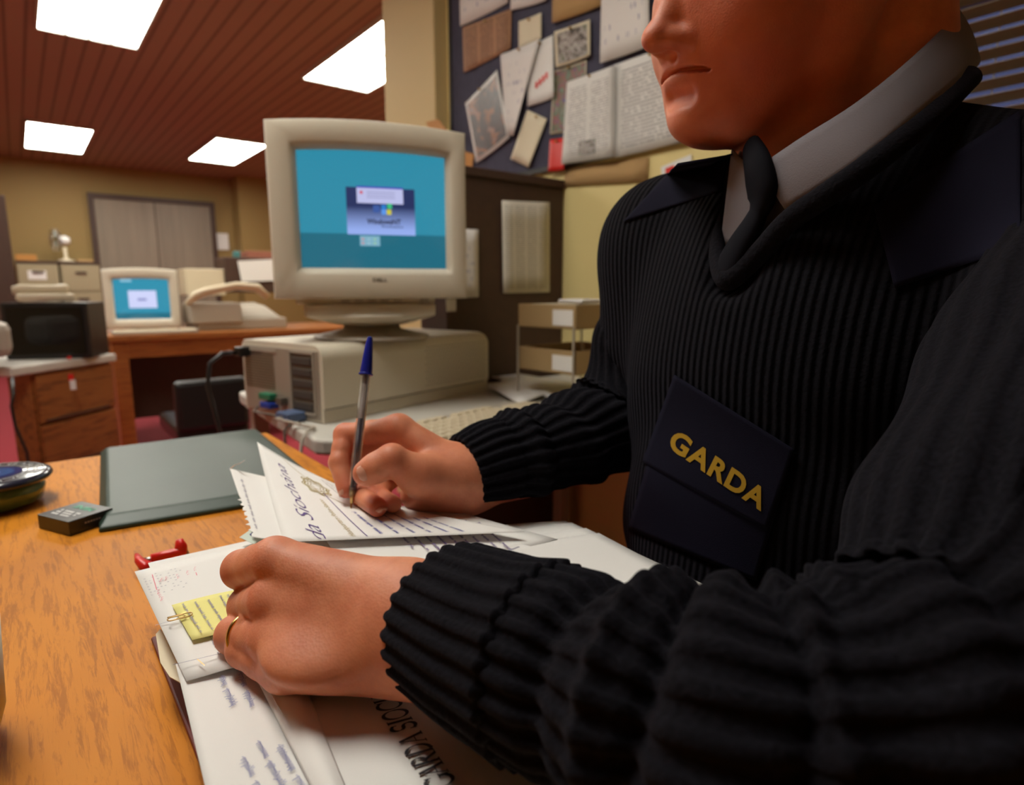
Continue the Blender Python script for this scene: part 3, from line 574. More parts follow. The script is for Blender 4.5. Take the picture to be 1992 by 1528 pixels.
pp = onz(112, 700, .69); bxk = thing('speaker_box', 'black box-shaped unit with telephone on it, on the pedestal\'s white top', 'radio unit', (pp.x, pp.y+.10, .69), math.radians(-22))
MB().bx((-.155, -.06, 0), (.155, .16, .235)).build('case', M['black'], bxk, bevel=.006)
MB().bx((-.135, -.064, .02), (.135, -.061, .215)).build('front_panel', pmat('gloss_black', (.006, .005, .006), .08), bxk, bevel=.001)
m = MB(); m.lathe([(.001, 0), (.008, 0), (.007, .012), (.001, .012)], (.08, -.09, 0)); m.build('red_lamp', M['red'], bxk)
tp = thing('telephone', 'beige telephone handset resting on the black unit', 'telephone', (pp.x, pp.y+.1, .93)); Yt = pp.y+.10
hh = [onp(x, y, 1, Yt) for x, y in [(28, 606), (45, 590), (75, 575), (105, 570), (130, 574), (136, 582)]]
for p_ in hh: p_.z = max(p_.z, .975)
handset(hh, [.012, .02, .018, .018, .022, .014], M['phone'], tp)
m = MB(); p = onp(90, 592, 1, Yt+.03); m.box((p.x, p.y, .947), (.2, .16, .030)); m.build('base', M['phone'], tp, world=True, bevel=.01)
# light thing at the photo's left edge in front of the pedestal, dark chair, cables
fbox('desk_phone', 'pale rounded machine cut by the left edge of the photo', 'machine', -60, 17, 700, 628, 2.9, .2, M['plastic2'], bev=.03)
m = MB(); m.tube([onp(24, 735, 1, 2.75), onp(26, 770, 1, 2.7), onp(22, 790, 1, 2.7), onp(30, 830, 1, 2.7), onp(52, 880, 1, 2.7), onp(60, 940, 1, 2.7), V((onp(60, 940, 1, 2.7).x, 2.75, .006)), V((onp(60, 940, 1, 2.7).x+.1, 2.9, .006))], .005, 8); tag(m.build('cable', M['black'], smooth=True), 'dark cable hanging beside the wooden pedestal', 'cable')
Yc = 2.75; a = onp(348, 850, 1, Yc); c = onp(482, 733, 1, Yc); hwc = (c.x-a.x)/2
ch = thing('office_chair', 'black office chair standing in front of the far desk', 'chair', ((a.x+c.x)/2, Yc, 0))
MB().bx((-hwc, .0, .40), (hwc, .06, c.z)).build('backrest', M['black'], ch, bevel=.02)
MB().bx((-hwc, .02, .34), (hwc, .46, .42)).build('seat', M['black'], ch, bevel=.02)
MB().cyl((0, .24, .08), (0, .24, .34), .03).build('column', M['black'], ch)
for k in range(5):
    an = 2*math.pi*k/5; MB().tube([(0, .24, .09), (.27*math.cos(an), .24+.27*math.sin(an), .05)], [.025, .015], 8).build('leg', M['black'], ch)
# ------------------------------------------------------------------ the near desk
ZD = .72
dk = thing('desk', 'orange oak desk in the foreground the man writes on', 'desk', (-.5, .3, 0))
def rel(o, lo, hi): return [a-b for a, b in zip(lo, o.location)], [a-b for a, b in zip(hi, o.location)]
MB().bx(*rel(dk, (-1.25, -.55, ZD-.03), (.335, 1.15, ZD))).build('desktop', M['desk'], dk, bevel=.003)
for x, y in ((-1.2, -.5), (-1.2, 1.05), (.26, -.5), (.26, 1.05)): MB().bx(*rel(dk, (x, y, 0), (x+.05, y+.05, ZD-.03))).build('leg', M['dwood'], dk, bevel=.003)
MB().bx(*rel(dk, (-1.15, 1.06, .30), (.26, 1.08, ZD-.03))).build('back_panel', M['dwood'], dk)
# green leatherette folder
q = [onz(192, 1038, ZD), onz(205, 882, ZD+.01), V((.325, 1.165, 0)), V((.305, .76, 0))]
q = [V((.043, .772, 0)), V((.078, 1.150, 0)), V((.318, 1.142, 0)), V((.290, .740, 0))]
m = MB(); n = 4
def fold(ex, z): 
    c = (q[0]+q[1]+q[2]+q[3])/4; return [V((*(p+(c-p).normalized()*ex).xy, z)) for p in q]
for lay in ((0, ZD+.0005), (0, ZD+.004), (.002, ZD+.006), (.015, ZD+.0135), (.020, ZD+.0145)):
    m.v += [tuple(p) for p in fold(*lay)]
for a in range(4):
    for k in range(4): m.f.append([a*4+k, a*4+(k+1) % 4, (a+1)*4+(k+1) % 4, (a+1)*4+k]); m.m.append(0); m.uv.append([(0, 0)]*4)
m.f.append([16, 17, 18, 19]); m.f.append([3, 2, 1, 0]); m.m += [0, 0]; m.uv += [[(0, 0)]*4]*2
tag(m.build('leather_folder', M['green'], bevel=.004, seg=3, angle=15), 'dark green padded leatherette folder lying closed on the desk', 'folder')
# black match box with white and green lettering
c = onz(150, 1022, ZD); ax = (onz(188, 1040, ZD)-onz(128, 1060, ZD)).normalized(); mbx = thing('small_box', 'small black carton with green and white lettering beside the green folder', 'box', (c.x, c.y+.0, ZD), math.atan2(ax.y, ax.x)+.05)
MB().bx((-.0235, -.028, 0.0003), (.0235, .028, .0165)).build('carton', pmat('black_card', (.022, .02, .02), .35), mbx, bevel=.0008)
m = MB()
for k, (w_, x_) in enumerate(((.030, -.014), (.032, -.009), (.028, -.004))):
    for j in range(9):
        y_ = -.015+j*.0037
        if (j*7+k*3) % 5: m.add([(x_-.0016, y_, .0169), (x_+.0014, y_, .0169), (x_+.0014, y_+.0026, .0169), (x_-.0016, y_+.0026, .0169)], [(0, 1, 2, 3)])
m.build('white_lettering', M['paper'], mbx)
vs_, fs, bb = text_mb('MINI', 1, offset=.02); m = MB(); k = .0135
m.add([(.0135-p[1]*k*.9, -.017+p[0]*k*1.15, .0169) for p in vs_], fs); m.build('green_lettering', pmat('mint_print', (.10, .42, .26), .5), mbx)
m = MB()
for j in range(6): m.add([(-.008+.003*j, -.0284, .009), (-.0058+.003*j, -.0284, .009), (-.0058+.003*j, -.0284, .0108), (-.008+.003*j, -.0284, .0108)], [(0, 1, 2, 3)])
m.build('side_lettering', M['greyink'], mbx)
# round glass paperweight with crest at the left edge
c = onz(-12, 985, ZD); pw = thing('paperweight', 'round glass paperweight with dark crest disc, cut by the left edge', 'paperweight', (c.x, c.y, ZD))
MB().lathe([(.001, 0), (.040, 0), (.050, .006), (.0535, .02), (.050, .030), (.001, .030)], seg=48).build('glass_foot', M['olive'], pw, smooth=True)
MB().lathe([(.001, .030), (.059, .030), (.062, .034), (.060, .038), (.055, .040), (.001, .040)], seg=48).build('crest_disc', pmat('dark_rim', (.012, .016, .035), .2, coat=.6), pw, smooth=True)
m = MB()
def disc(r0, r1, z, mi, n=40, a0=0, a1=2*math.pi):
    vs_ = []; fs = []
    for i in range(n+1):
        a = a0+(a1-a0)*i/n; vs_ += [(r0*math.cos(a), r0*math.sin(a), z), (r1*math.cos(a), r1*math.sin(a), z)]
    for i in range(n): fs.append((2*i, 2*i+1, 2*i+3, 2*i+2))
    m.add(vs_, fs, mi)
disc(.001, .032, .0404, 0); disc(.010, .024, .0407, 1); disc(.0005, .010, .0408, 2); disc(.036, .0372, .0404, 3); disc(.052, .0532, .0404, 3)
vs_, fs, bb = text_mb('AN GARDA SIOCHANA', 1)
wt = bb[1]; 
vs2 = []
for p in vs_:
    a = math.radians(110)-p[0]/wt*math.radians(250); r = .0405+p[1]*.0105; vs2.append((r*math.cos(a), r*math.sin(a), .0405))
m.add(vs2, fs, 3); m.build('crest_print', [pmat('crest_blue', (.01, .03, .16), .2, coat=.6), pmat('crest_cyan', (.02, .10, .30), .2, coat=.6), pmat('crest_pale', (.35, .36, .30), .3), pmat('crest_white', (.5, .5, .48), .3)], pw)
# pale cup, only its edge in the picture
c = onz(-26, 1440, ZD); cu = thing('cup', 'pale cup whose rim shows at the lower left edge', 'cup', (c.x-.025, c.y, ZD))
MB().lathe([(.001, 0), (.030, 0), (.036, .02), (.039, .075), (.036, .075), (.033, .02), (.001, .012)], seg=40).build('bowl', M['plastic'], cu, smooth=True)
# ------------------------------------------------------------------ red file under the papers
ZT = .762
rf = thing('lever_arch_file', 'open dark red lever arch file lying under the pile of papers', 'file', (.21, .33, ZD))
def rl(o, x, y, z): return (x-o.location.x, y-o.location.y, z-o.location.z)
m = MB(); m.bx(rl(rf, .052, .09, ZD+.0005), rl(rf, .330, .50, ZD+.004)); m.build('cover', M['redbook'], rf, bevel=.0015)
m = MB()
for k in range(12):
    j = rng.uniform(-.0015, .0015, 2); z0 = ZD+.0045+k*.0028; m.bx(rl(rf, .066+j[0], .10+j[1], z0), rl(rf, .325+j[0], .485+j[1], z0+.0024))
m.build('page_block', M['paper2'], rf)
for y0 in (.305, .225):
    m = MB(); m.tube([rl(rf, .060+.012*math.cos(a)+.004, y0, ZD+.023+.018*math.sin(a)) for a in [math.pi*(.1+k/16*1.2) for k in range(17)]], .0016, 8); m.build('ring', M['black'], rf, smooth=True)
m = MB(); m.bx(rl(rf, .053, .20, ZD+.004), rl(rf, .062, .35, ZD+.007)); m.build('ring_plate', M['black'], rf, bevel=.001)
m = MB(); tab = [rl(rf, *onz(x, y, ZD+.03)) for x, y in [(303, 1235), (312, 1225), (340, 1262), (352, 1330), (330, 1318), (312, 1290)]]
m.add(tab, [list(range(6))]); m.build('torn_divider', M['paper2'], rf, solid=.0006)
# red metal clip
rc = thing('stapler', 'small bright red stapler poking out from under the papers', 'stapler', tuple(onz(315, 1085, ZD)))
P = lambda x, y, z: onz(x, y, ZD+z)
m = MB(); path = [P(292, 1090, .010), P(318, 1084, .012), P(340, 1079, .012), P(346, 1072, .016), P(349, 1058, .022), P(356, 1056, .022)]
m.tube([P(294, 1088, .012), P(320, 1082, .012), P(345, 1077, .013), P(362, 1074, .013)], [.0042, .0046, .005, .0052], 10, sq=1.3); m.tube([P(352, 1076, .013), P(352, 1062, .020), P(349, 1050, .026)], [.005, .0048, .0028], 10, sq=1.2); m.build('top_arm', M['red'], rc, world=True, smooth=True)
m = MB(); m.tube([P(296, 1092, .007), P(330, 1086, .006), P(368, 1080, .006)], .0035, 8, sq=1.8); m.build('magazine', M['steel'], rc, world=True, smooth=True)
m = MB(); m.tube([P(266, 1080, .012), P(272, 1092, .010), P(283, 1102, .006), P(292, 1106, .004)], [.0018, .004, .0055, .006], 8, sq=1.3); m.build('base_arm', M['red'], rc, world=True, smooth=True)
m = MB(); m.cyl(P(284, 1092, .006), P(296, 1090, .008), .0035); m.build('hinge', M['steel'], rc, world=True, smooth=True)
# ------------------------------------------------------------------ loose papers on the pile
def sheet(name, label, px, z, mat=None, bend=None, group=None, th=.0003, nu=12, nv=12, ink=(), cat='paper', world=None):
    """px = TL, TR, BR, BL in the photo, z one height or four"""
    zs = z if isinstance(z, (list, tuple)) else [z]*4
    q = world or [onz(x, y, zz) for (x, y), zz in zip(px, zs)]
    m = MB(); fn = lambda u, v: bil(q, u, v)+(bend(u, v) if bend else V((0, 0, 0)))
    m.grid(fn, nu, nv); o = thing(name, label, cat, (sum(p.x for p in q)/4, sum(p.y for p in q)/4, min(p.z for p in q)), 0, group)
    s = m.build('sheet', mat or M['paper'], o, world=True, smooth=True, solid=th)
    return o, fn, q
def writing(o, fn, rows, mi_mat, name='handwriting', h=.003, w=.0004, seed=1, u0=.06, u1=.94):
    """rows: list of (v, ustart, uend); ux along u of the sheet"""
    m = MB(); 
    for k, (v, a, b_) in enumerate(rows):
        p0 = fn(a, v); p1 = fn(b_, v); ux = (p1-p0); ln = ux.length; ux.normalize(); n = V((0, 0, 1)); uy = n.cross(ux).normalized()
        tmp = MB(); scribble(tmp, V((0, 0, 0)), V((1, 0, 0)), V((0, 1, 0)), ln, h, 0, seed+k, w)
        vv = []
        for (x, y, _) in tmp.v:
            u = a+(b_-a)*x/ln; base = fn(min(1, max(0, u)), v); vv.append(base+uy*y+V((0, 0, .00045)))
        m.add(vv, tmp.f)
    m.build(name, mi_mat, o, world=True)
flat = lambda u, v: V((0, 0, 0))
# big sheet bottom left, hand written
zA = ZT
oA, fA, qA = sheet('paper_sheet', 'large white sheet with blue handwriting at the bottom left of the pile', [(342, 1296), (540, 1235), (700, 1640), (425, 1640)], [zA, zA, zA, zA], bend=lambda u, v: V((0, 0, .0012*math.sin(3*u+2*v))))
m = MB()
def hw(o, pts, h, w, seed, mat, name='handwriting', z=None, lift=.002):
    """short handwriting lines between photo points"""
    m = MB()
    for k, (a, b_) in enumerate(pts):
        p0 = onz(*a, z+lift); p1 = onz(*b_, z+lift); ux = p1-p0; ln = ux.length; ux.normalize(); uy = V((0, 0, 1)).cross(ux).normalized()
        scribble(m, p0, ux, uy, ln, h, 0, seed+k, w)
    m.build(name, mat, o, world=True)
hw(oA, [((462, 1370), (430, 1296)), ((498, 1372), (468, 1290)), ((560, 1530), (510, 1440)), ((600, 1530), (545, 1440)), ((530, 1560), (480, 1470))], .0040, .0004, 40, M['faint_ink'], z=zA)
# folded white sheet in the middle, and the printed envelope to the right
oB, fB, qB = sheet('envelope', 'white printed envelope lettered GARDA SIOCHANA under the left cuff', [(470, 1262), (985, 1130), (1240, 1560), (690, 1640)], [zA+.002]*4, cat='envelope', bend=lambda u, v: V((0, 0, .0035*math.exp(-((u-.02)/.05)**2))))
p0 = onz(888, 1524, zA+.0032); p1 = onz(762, 1342, zA+.0032); ux = (p1-p0).normalized(); uy = V((0, 0, 1)).cross(ux).normalized(); hh_ = .0118
m = MB(); serif(m, 'GARDA SIOCHÁNA', p0, ux*.84, uy, hh_, slant=.20); m.build('printed_heading', M['blackink'], oB, world=True)
oC, fC, qC = sheet('paper_sheet', 'narrow creased white sheet slipping out below the fist', [(474, 1272), (560, 1250), (716, 1640), (660, 1640)], [zA+.0028, zA+.004, zA+.004, zA+.0028], bend=lambda u, v: V((0, 0, .004*math.sin(math.pi*u)*(1-.5*v))))
# stapled bundle with the yellow note
zs = zA+.0045
oD, fD, qD = sheet('stapled_form', 'stapled form with pink stamp and yellow note beside the fist', [(262, 1113), (640, 1030), (735, 1228), (362, 1322)], [zs]*4, bend=lambda u, v: V((0, 0, .0016*math.sin(2.4*u)-.002*(1-u)*(1-v)*.6)), th=.0005, cat='form')
m = MB()
fD2 = lambda u, v: bil([onz(288, 1096, zs-.002), onz(640, 1018, zs-.002), onz(735, 1215, zs-.002), onz(378, 1316, zs-.002)], u, v)
m.grid(fD2, 6, 6); m.build('under_sheet', M['paper'], oD, world=True, solid=.0004)
m = MB()
def edge(a, b_, w, mi=0, dz=.0012): m_.tube([onz(*a, zs+dz), onz(*b_, zs+dz)], w, 6)
m_ = MB(); fold_l = [(336, 1293), (500, 1252)]; up = V((0, 0, 1))
stroke(m_, [onz(336, 1294, zs+.0028), onz(520, 1250, zs+.0022)], .0006, up); m_.build('fold_line', M['greyink'], oD, world=True); m_ = MB(); stroke(m_, [onz(302, 1217, zs+.0012), onz(352, 1203, zs+.0015)], .0005, up); m_.build('page_edge', M['greyink'], oD, world=True)
m_ = MB(); stroke(m_, [onz(384, 1283, zs+.0032), onz(398, 1295, zs+.0032)], .0005, up); m_.build('staple', M['brass'], oD, world=True)
# pink stamp marks, grey print
m_ = MB()
for (a, b_) in (((296, 1118), (305, 1148)), ((376, 1097), (383, 1120))): stroke(m_, [onz(*a, zs+.001), onz(*b_, zs+.001)], .0005, up)
for cx, cy in ((312, 1130), (322, 1127), (344, 1123), (363, 1116), (377, 1108), (306, 1152), (308, 1160), (312, 1167)):
    for k in range(3):
        o_ = onz(cx+rng.uniform(-2, 2), cy+k*3-3, zs+.0011); stroke(m_, [o_, o_+V((.0007, .0022*rng.uniform(.4, 1), 0)), o_+V((.0016, .001, 0))], .0004, up)
m_.build('pink_stamp', M['pink'], oD, world=True)
m_ = MB()
for r in range(16):
    u = .18+r*.028
    for k in range(40):
        if rng.random() < .45: continue
        v = .10+k*.007
        if v > .36: break
        a = fD(u, v)+V((0, 0, .0009)); m_.add([a, a+V((.0009, 0, 0)), a+V((.0009, .0011, 0)), a+V((0, .0011, 0))], [(0, 1, 2, 3)])
for r in range(10):
    u = .02+r*.018
    for k in range(8):
        if rng.random() < .5: continue
        v = .70+k*.03; a = fD(u, v)+V((0, 0, .0009)); m_.add([a, a+V((.0012, 0, 0)), a+V((.0012, .0008, 0)), a+V((0, .0008, 0))], [(0, 1, 2, 3)])
m_.build('small_print', M['greyink'], oD, world=True)
yn = thing('sticky_note', 'yellow sticky note under the paper clip beside the fist', 'note', tuple(onz(420, 1200, zs+.0026)))
qy = [onz(334, 1178, zs+.0026), onz(465, 1147, zs+.0030), onz(520, 1215, zs+.0030), onz(374, 1246, zs+.0026)]
m = MB(); fy = lambda u, v: bil(qy, u, v)+V((0, 0, .0006*math.sin(math.pi*u))); m.grid(fy, 8, 8); m.build('sheet', M['yellow'], yn, world=True, smooth=True, solid=.0003)
m_ = MB()
for k, (a, b_) in enumerate((((352, 1176), (388, 1232)), ((376, 1172), (410, 1226)), ((402, 1168), (432, 1215)), ((425, 1160), (452, 1206)), ((440, 1158), (464, 1196)))):
    p0 = onz(*a, zs+.0045); p1 = onz(*b_, zs+.0045); ux = p1-p0; ln = ux.length; ux.normalize(); scribble(m_, p0, ux, up.cross(ux), ln, .0022, 0, 60+k, .00035)
m_.build('handwriting', M['greyink'], yn, world=True)
pc = thing('paper_clip', 'brass paper clip holding the yellow note', 'paper clip', tuple(onz(350, 1200, zs+.005)))
def clip(x0, y0, x1, y1, hw_):
    a = onz(x0, y0, zs+.0048); b_ = onz(x1, y1, zs+.0048); d = (b_-a); ln = d.length; d.normalize(); s = up.cross(d)
    pts = [a+s*hw_*1.0]
    def arc(c, r, a0, a1, n=10):
        for i in range(n+1):
            t = a0+(a1-a0)*i/n; pts.append(c+d*(r*math.cos(t))+s*(r*math.sin(t)))
    arc(a+d*(ln-hw_), hw_, math.pi/2, -math.pi/2); arc(a+d*(hw_*.8)-s*hw_*.15, hw_*.85, -math.pi/2, -3*math.pi/2)
    arc(a+d*(ln-hw_*2.2)-s*hw_*.05, hw_*.65, math.pi/2, -math.pi/2, 8); pts.append(a+d*(ln*.35)-s*hw_*.65); return pts
m = MB(); m.tube(clip(326, 1206, 374, 1194, .0028), .0004, 6); m.build('wire', M['brass'], pc, world=True, smooth=True)
# right hand pile of blank sheets
for k, (pts, lab, dz) in enumerate((([(820, 1040), (1100, 1012), (1455, 1176), (980, 1240)], 'blank white sheet at the bottom of the right-hand pile', .004),
    ([(880, 1060), (1112, 1013), (1440, 1165), (1010, 1250)], 'blank white sheet jutting furthest towards the man, third from the top of its pile', .0085),
    ([(870, 1075), (1140, 1021), (1420, 1160), (1000, 1260)], 'blank white sheet just under the top sheet of the right-hand pile', .013),
    ([(860, 1085), (1165, 1030), (1400, 1152), (1000, 1270)], 'blank white sheet topmost of the right-hand pile beside the left cuff', .0175))):
    o, f_, q_ = sheet('paper_sheet', lab, pts, zA+dz, bend=lambda u, v, k=k: V((0, 0, .0012*math.sin(2*u+k)-.0025*(u**4))), th=.0005, group='blank sheets of the right-hand pile')
m_ = MB(); stroke(m_, [onz(975, 1078, zA+.0225), onz(1010, 1064, zA+.0225)], .0022, up); m_.build('pencil_smudge', M['greyink'], o, world=True)

# written statement page lying behind, below the writing hand
zE = .7845
oF, fF, qF = sheet('statement_page', 'densely written white page running under the writing hand and right cuff', [(590, 985), (850, 985), (1085, 1050), (700, 1150)], [zE-.004, zE-.004, zE-.006, zE-.006], bend=flat)
rows = [((720+k*26, 985+k*4), (800+k*30, 1066+k*6)) for k in range(9)]
m_ = MB()
for k, (a, b_) in enumerate(rows):
    p0 = onz(*a, zE-.0035); p1 = onz(*b_, zE-.0035); ux = p1-p0; ln = ux.length; ux.normalize(); scribble(m_, p0, ux, up.cross(ux), ln, .0032, 0, 90+k, .0005)
m_.build('handwriting', M['purple'], oF, world=True)
# letterhead page, its far corner lifted
P1 = onz(500, 860, .812); P0 = onz(552, 1056, .786); e_top = P1-P0; dirX = (onz(655, 925, .800)-P1).normalized(); wE = e_top.length
dX = V((dirX.x, dirX.y, -.06)).normalized()
P2 = P1+dX*.235; P2.z = .787; P3 = P0+V((.16, -.10, .0))+V((0, 0, 0)); P3.z = .786
qE = [P1, P2, P3, P0]   # u: down the page (reader), v=1 far side
def fE(u, v):
    p = bil([P1, P2, P3, P0], u, v); p.z = .7862+(P1.z-.7862)*((1-u)**2)*(v**2); return p
oE = thing('letterhead_page', 'white letterhead page with gold crest and purple script the man is writing on', 'paper', tuple((P0+P2)/2)); m = MB(); m.grid(fE, 20, 20); m.build('sheet', M['paper'], oE, world=True, smooth=True, solid=.0003)
def mapE(pts): return [fE(min(1, max(0, x)), min(1, max(0, y)))+V((0, 0, .0006)) for x, y in pts]
vs_, fs, bb = text_mb('Garda Síochána', 1, .5, spacing=.95, offset=-.012); wt = bb[1]-bb[0]
vs_, fs = subdiv(vs_, fs, 0); m = MB(); m.add(mapE([(.175-p[1]*.095+.0, -.28+1.14*(p[0]-bb[0])/wt) for p in vs_]), fs)
# keep only what lies on the page
m2 = MB(); 
for f in m.f:
    if all((-.28+1.14*(vs_[i][0]-bb[0])/wt) > .002 for i in f): m2.add([m.v[i] for i in f], [list(range(len(f)))])
m2.build('script_heading', M['purple'], oE, world=True)
# crest: two wavy rings, and fine rules
cu, cv = .33, .69
def ringE(r0, r1, lobes, amp, mi, n=90):
    A = []; B = []
    for i in range(n+1):
        a = 2*math.pi*i/n; k = 1+amp*math.cos(lobes*a); A.append((cu+r0*k*math.cos(a)*.62, cv+r0*k*math.sin(a))); B.append((cu+r1*k*math.cos(a)*.62, cv+r1*k*math.sin(a)))
    m.add(mapE(A+B), [(i, i+1, n+2+i, n+1+i) for i in range(n)], mi)
m = MB(); ringE(.112, .122, 8, .12, 0); ringE(.090, .105, 8, .10, 0); ringE(.066, .074, 8, .08, 0); ringE(.040, .046, 6, .15, 0)
def ruleE(a, b_, w, mi): 
    (u0, v0), (u1, v1) = a, b_; n = 12
    A = [(u0+(u1-u0)*i/n, v0+(v1-v0)*i/n) for i in range(n+1)]; du = w*.5
    perp = (1, 0) if abs(v1-v0) > abs(u1-u0) else (0, 1)
    m.add(mapE([(x-perp[0]*du, y-perp[1]*du) for x, y in A]+[(x+perp[0]*du, y+perp[1]*du) for x, y in A]), [(i, i+1, n+2+i, n+1+i) for i in range(n)], mi)
ruleE((.20, .985), (.31, .80), .006, 0); ruleE((.345, .58), (.46, .40), .006, 0)
vs_, fs, bb = text_mb('Headquarters Police Station', 1, .4); wt = bb[1]; m.add(mapE([(.30-p[1]*.035, .02+.47*p[0]/wt) for p in vs_]), fs, 0)
m.build('gold_crest', M['goldink'], oE, world=True)
m = MB(); ruleE((.345, .02), (.345, .60), .005, 0); m.build('purple_rule', M['purple'], oE, world=True)
m = MB()
for k in range(6):
    tmp = MB(); scribble(tmp, V((0, 0, 0)), V((1, 0, 0)), V((0, 1, 0)), .075+.01*(k % 2), .0042, 0, 120+k, .0006)
    m.add(mapE([(.425+k*.07-y/.19, .05+x/wE) for x, y, _ in tmp.v]), tmp.f)
m.build('handwriting', M['ink'], oE, world=True)
m = MB()
for k in range(7):
    vs_, fs, bb = text_mb('statement number date and place of issue', 1); wt = bb[1]; m.add(mapE([(.46+k*.03-p[1]*.02, .58+.33*p[0]/wt) for p in vs_]), fs)
m.build('small_print', M['blackink'], oE, world=True)
# torn notebook page below the letterhead, curled corner
T = [onz(447, 912, .797), onz(560, 938, .788), onz(575, 1060, .7835), onz(492, 1045, .7835)]
oT = thing('torn_page', 'torn notebook page with curled corner sticking out behind the letterhead', 'paper', tuple(T[3]))
def fT(u, v):
    p = bil(T, u, v); j = (.0012*math.sin(v*95)+.0009*math.sin(v*171+1))*max(0, 1-u*6) if v < .55 else 0; return p+V((-j, j*.5, 0))
m = MB(); m.grid(fT, 20, 60); m.build('sheet', M['paper'], oT, world=True, smooth=True, solid=.0003)
cl = [onz(447, 912, .797), onz(456, 905, .801), onz(466, 902, .806), onz(476, 896, .811)]
m = MB(); dn = V((.0022, .0035, -.001)); m.add(cl+[p+dn*(1-.25*i) for i, p in enumerate(cl)], [(i, i+1, 5+i, 4+i) for i in range(3)]); m.build('curled_strip', M['paper'], oT, world=True, smooth=True, solid=.0005)
m = MB()
for k in range(9):
    a = (.16+.0*k, .93-k*.09); tmp = MB(); scribble(tmp, V((0, 0, 0)), V((1, 0, 0)), V((0, 1, 0)), .020, .003, 0, 150+k, .0004)
    for f in tmp.f: pass
    m.add([fT(min(1, .12+y*26), min(1, max(0, .10+.085*k+x*3.2)))+V((0, 0, .0007)) for x, y, _ in tmp.v], tmp.f)
m.build('handwriting', M['greyink'], oT, world=True)
q = [onz(466, 1046, .776), onz(500, 1022, .779), onz(520, 1040, .779), onz(500, 1062, .776)]
o = thing('printed_slip', 'printed slip with small blue emblem peeping from under the torn page', 'paper', tuple(q[0])); m = MB(); m.grid(lambda u, v: bil(q, u, v), 4, 4); m.build('sheet', pmat('pale_green_paper', (.55, .62, .55), .8), o, world=True, solid=.0003)
m = MB(); m.grid(lambda u, v: bil(q, .35+.35*u, .35+.4*v)+V((0, 0, .0006)), 2, 2); m.build('blue_emblem', M['ink'], o, world=True)
# pen in the right hand
tip = onz(682, 993, .7862); top = joint(tip, 720, 655, .160, far=True) if False else None
d_ = ray(720, 655); best = None
for i in range(400):
    t = .45+i*.0005; p = CAM+d_*t; e = abs((p-tip).length-.158)
    if best is None or e < best[0]-1e-6: best = (e, p)
top = best[1]; axp = (top-tip).normalized()
pn = thing('ballpoint_pen', 'clear ballpoint pen with blue cap held in the right hand', 'pen', tuple(tip)); A = lambda s: tip+axp*s
Lp = (top-tip).length; k = Lp/.158
m = MB(); m.tube([A(.0005), A(.002), A(.006)], [.0004, .0006, .0011], 12); m.tube([A(.006), A(.018*k)], [.0014, .0024], 12); m.build('nib', M['brass'], pn, world=True, smooth=True)
gl = pmat('clear_plastic', (.92, .92, .92), .04, trans=.92)
m = MB(); m.tube([A(.012*k), A(.022*k), A(.030*k), A(Lp-.034)], [.0030, .0036, .0042, .0042], 6); m.build('barrel', gl, pn, world=True)
m = MB(); m.tube([A(.018*k), A(Lp-.036)], .0016, 10); m.build('refill', pmat('refill_plastic', (.30, .24, .22), .3), pn, world=True, smooth=True)
m = MB(); m.tube([A(.020*k), A(Lp*.52)], .00175, 10); m.build('ink', pmat('dark_ink', (.015, .012, .04), .3), pn, world=True, smooth=True)
m = MB(); m.tube([A(Lp-.036), A(Lp-.0345), A(Lp-.034), A(Lp-.030), A(Lp-.006), A(Lp-.001), A(Lp)], [.0064, .0064, .0056, .0055, .0034, .0024, .0008], 20); m.build('cap', M['bluecap'], pn, world=True, smooth=True).modifiers.new('es', 'EDGE_SPLIT').split_angle = .7
# ------------------------------------------------------------------ side table, computer and its monitor
tb = thing('computer_table', 'off-white side table carrying the big monitor and computer', 'table', (.95, 1.3, 0)); zt = .70
poly = [(.413, 1.125), (.424, 1.108), (.50, 1.06), (.60, .90), (1.41, .86), (1.41, 1.50), (.90, 1.50), (.86, 1.80), (.456, 1.80), (.450, 1.76)]
m = MB(); m.prism([(x-.95, y-1.3) for x, y in poly], zt-.032, zt); m.build('tabletop', M['white'], tb, bevel=.007, seg=3)
for x, y in ((.47, 1.15), (.47, 1.72), (1.33, 1.08), (1.33, 1.42)): MB().bx((x-.95, y-1.3, 0), (x-.91, y-1.26, zt-.032)).build('leg', M['plastic2'], tb, bevel=.003)
rzc = math.atan2(.259, .966)
cs = thing('desktop_computer', 'beige desktop computer case lying flat under the big monitor', 'computer', (.478, 1.232, zt), rzc)
Wc, Dc, Hc = .555, .30, .165
m = MB()
# cross-section with the rounded long top edge, extruded along local X
prof = [(0, .001), (0, .030), (.003, .031), (.003, .034), (0, .035)]
prof = [(0.004, .001), (.004, .030), (0, .032)]+[(.0, Hc-.03)]+[(.03-.03*math.cos(a), Hc-.03+.03*math.sin(a)) for a in [math.pi/2*k/8 for k in range(1, 9)]]+[(Dc-.01, Hc), (Dc, Hc-.01), (Dc, .001)]
n = len(prof); m.add([(0, y, z) for y, z in prof]+[(Wc-.02, y, z) for y, z in prof]+[(Wc, y*.96+.008, z*.96+.001) for y, z in prof], [list(range(n))[::-1]]+[(i, (i+1) % n, n+(i+1) % n, n+i) for i in range(n)]+[(n+i, n+(i+1) % n, 2*n+(i+1) % n, 2*n+i) for i in range(n)]+[list(range(2*n, 3*n))])
m.build('case', M['plastic'], cs, smooth=True).modifiers.new('es', 'EDGE_SPLIT').split_angle = .6
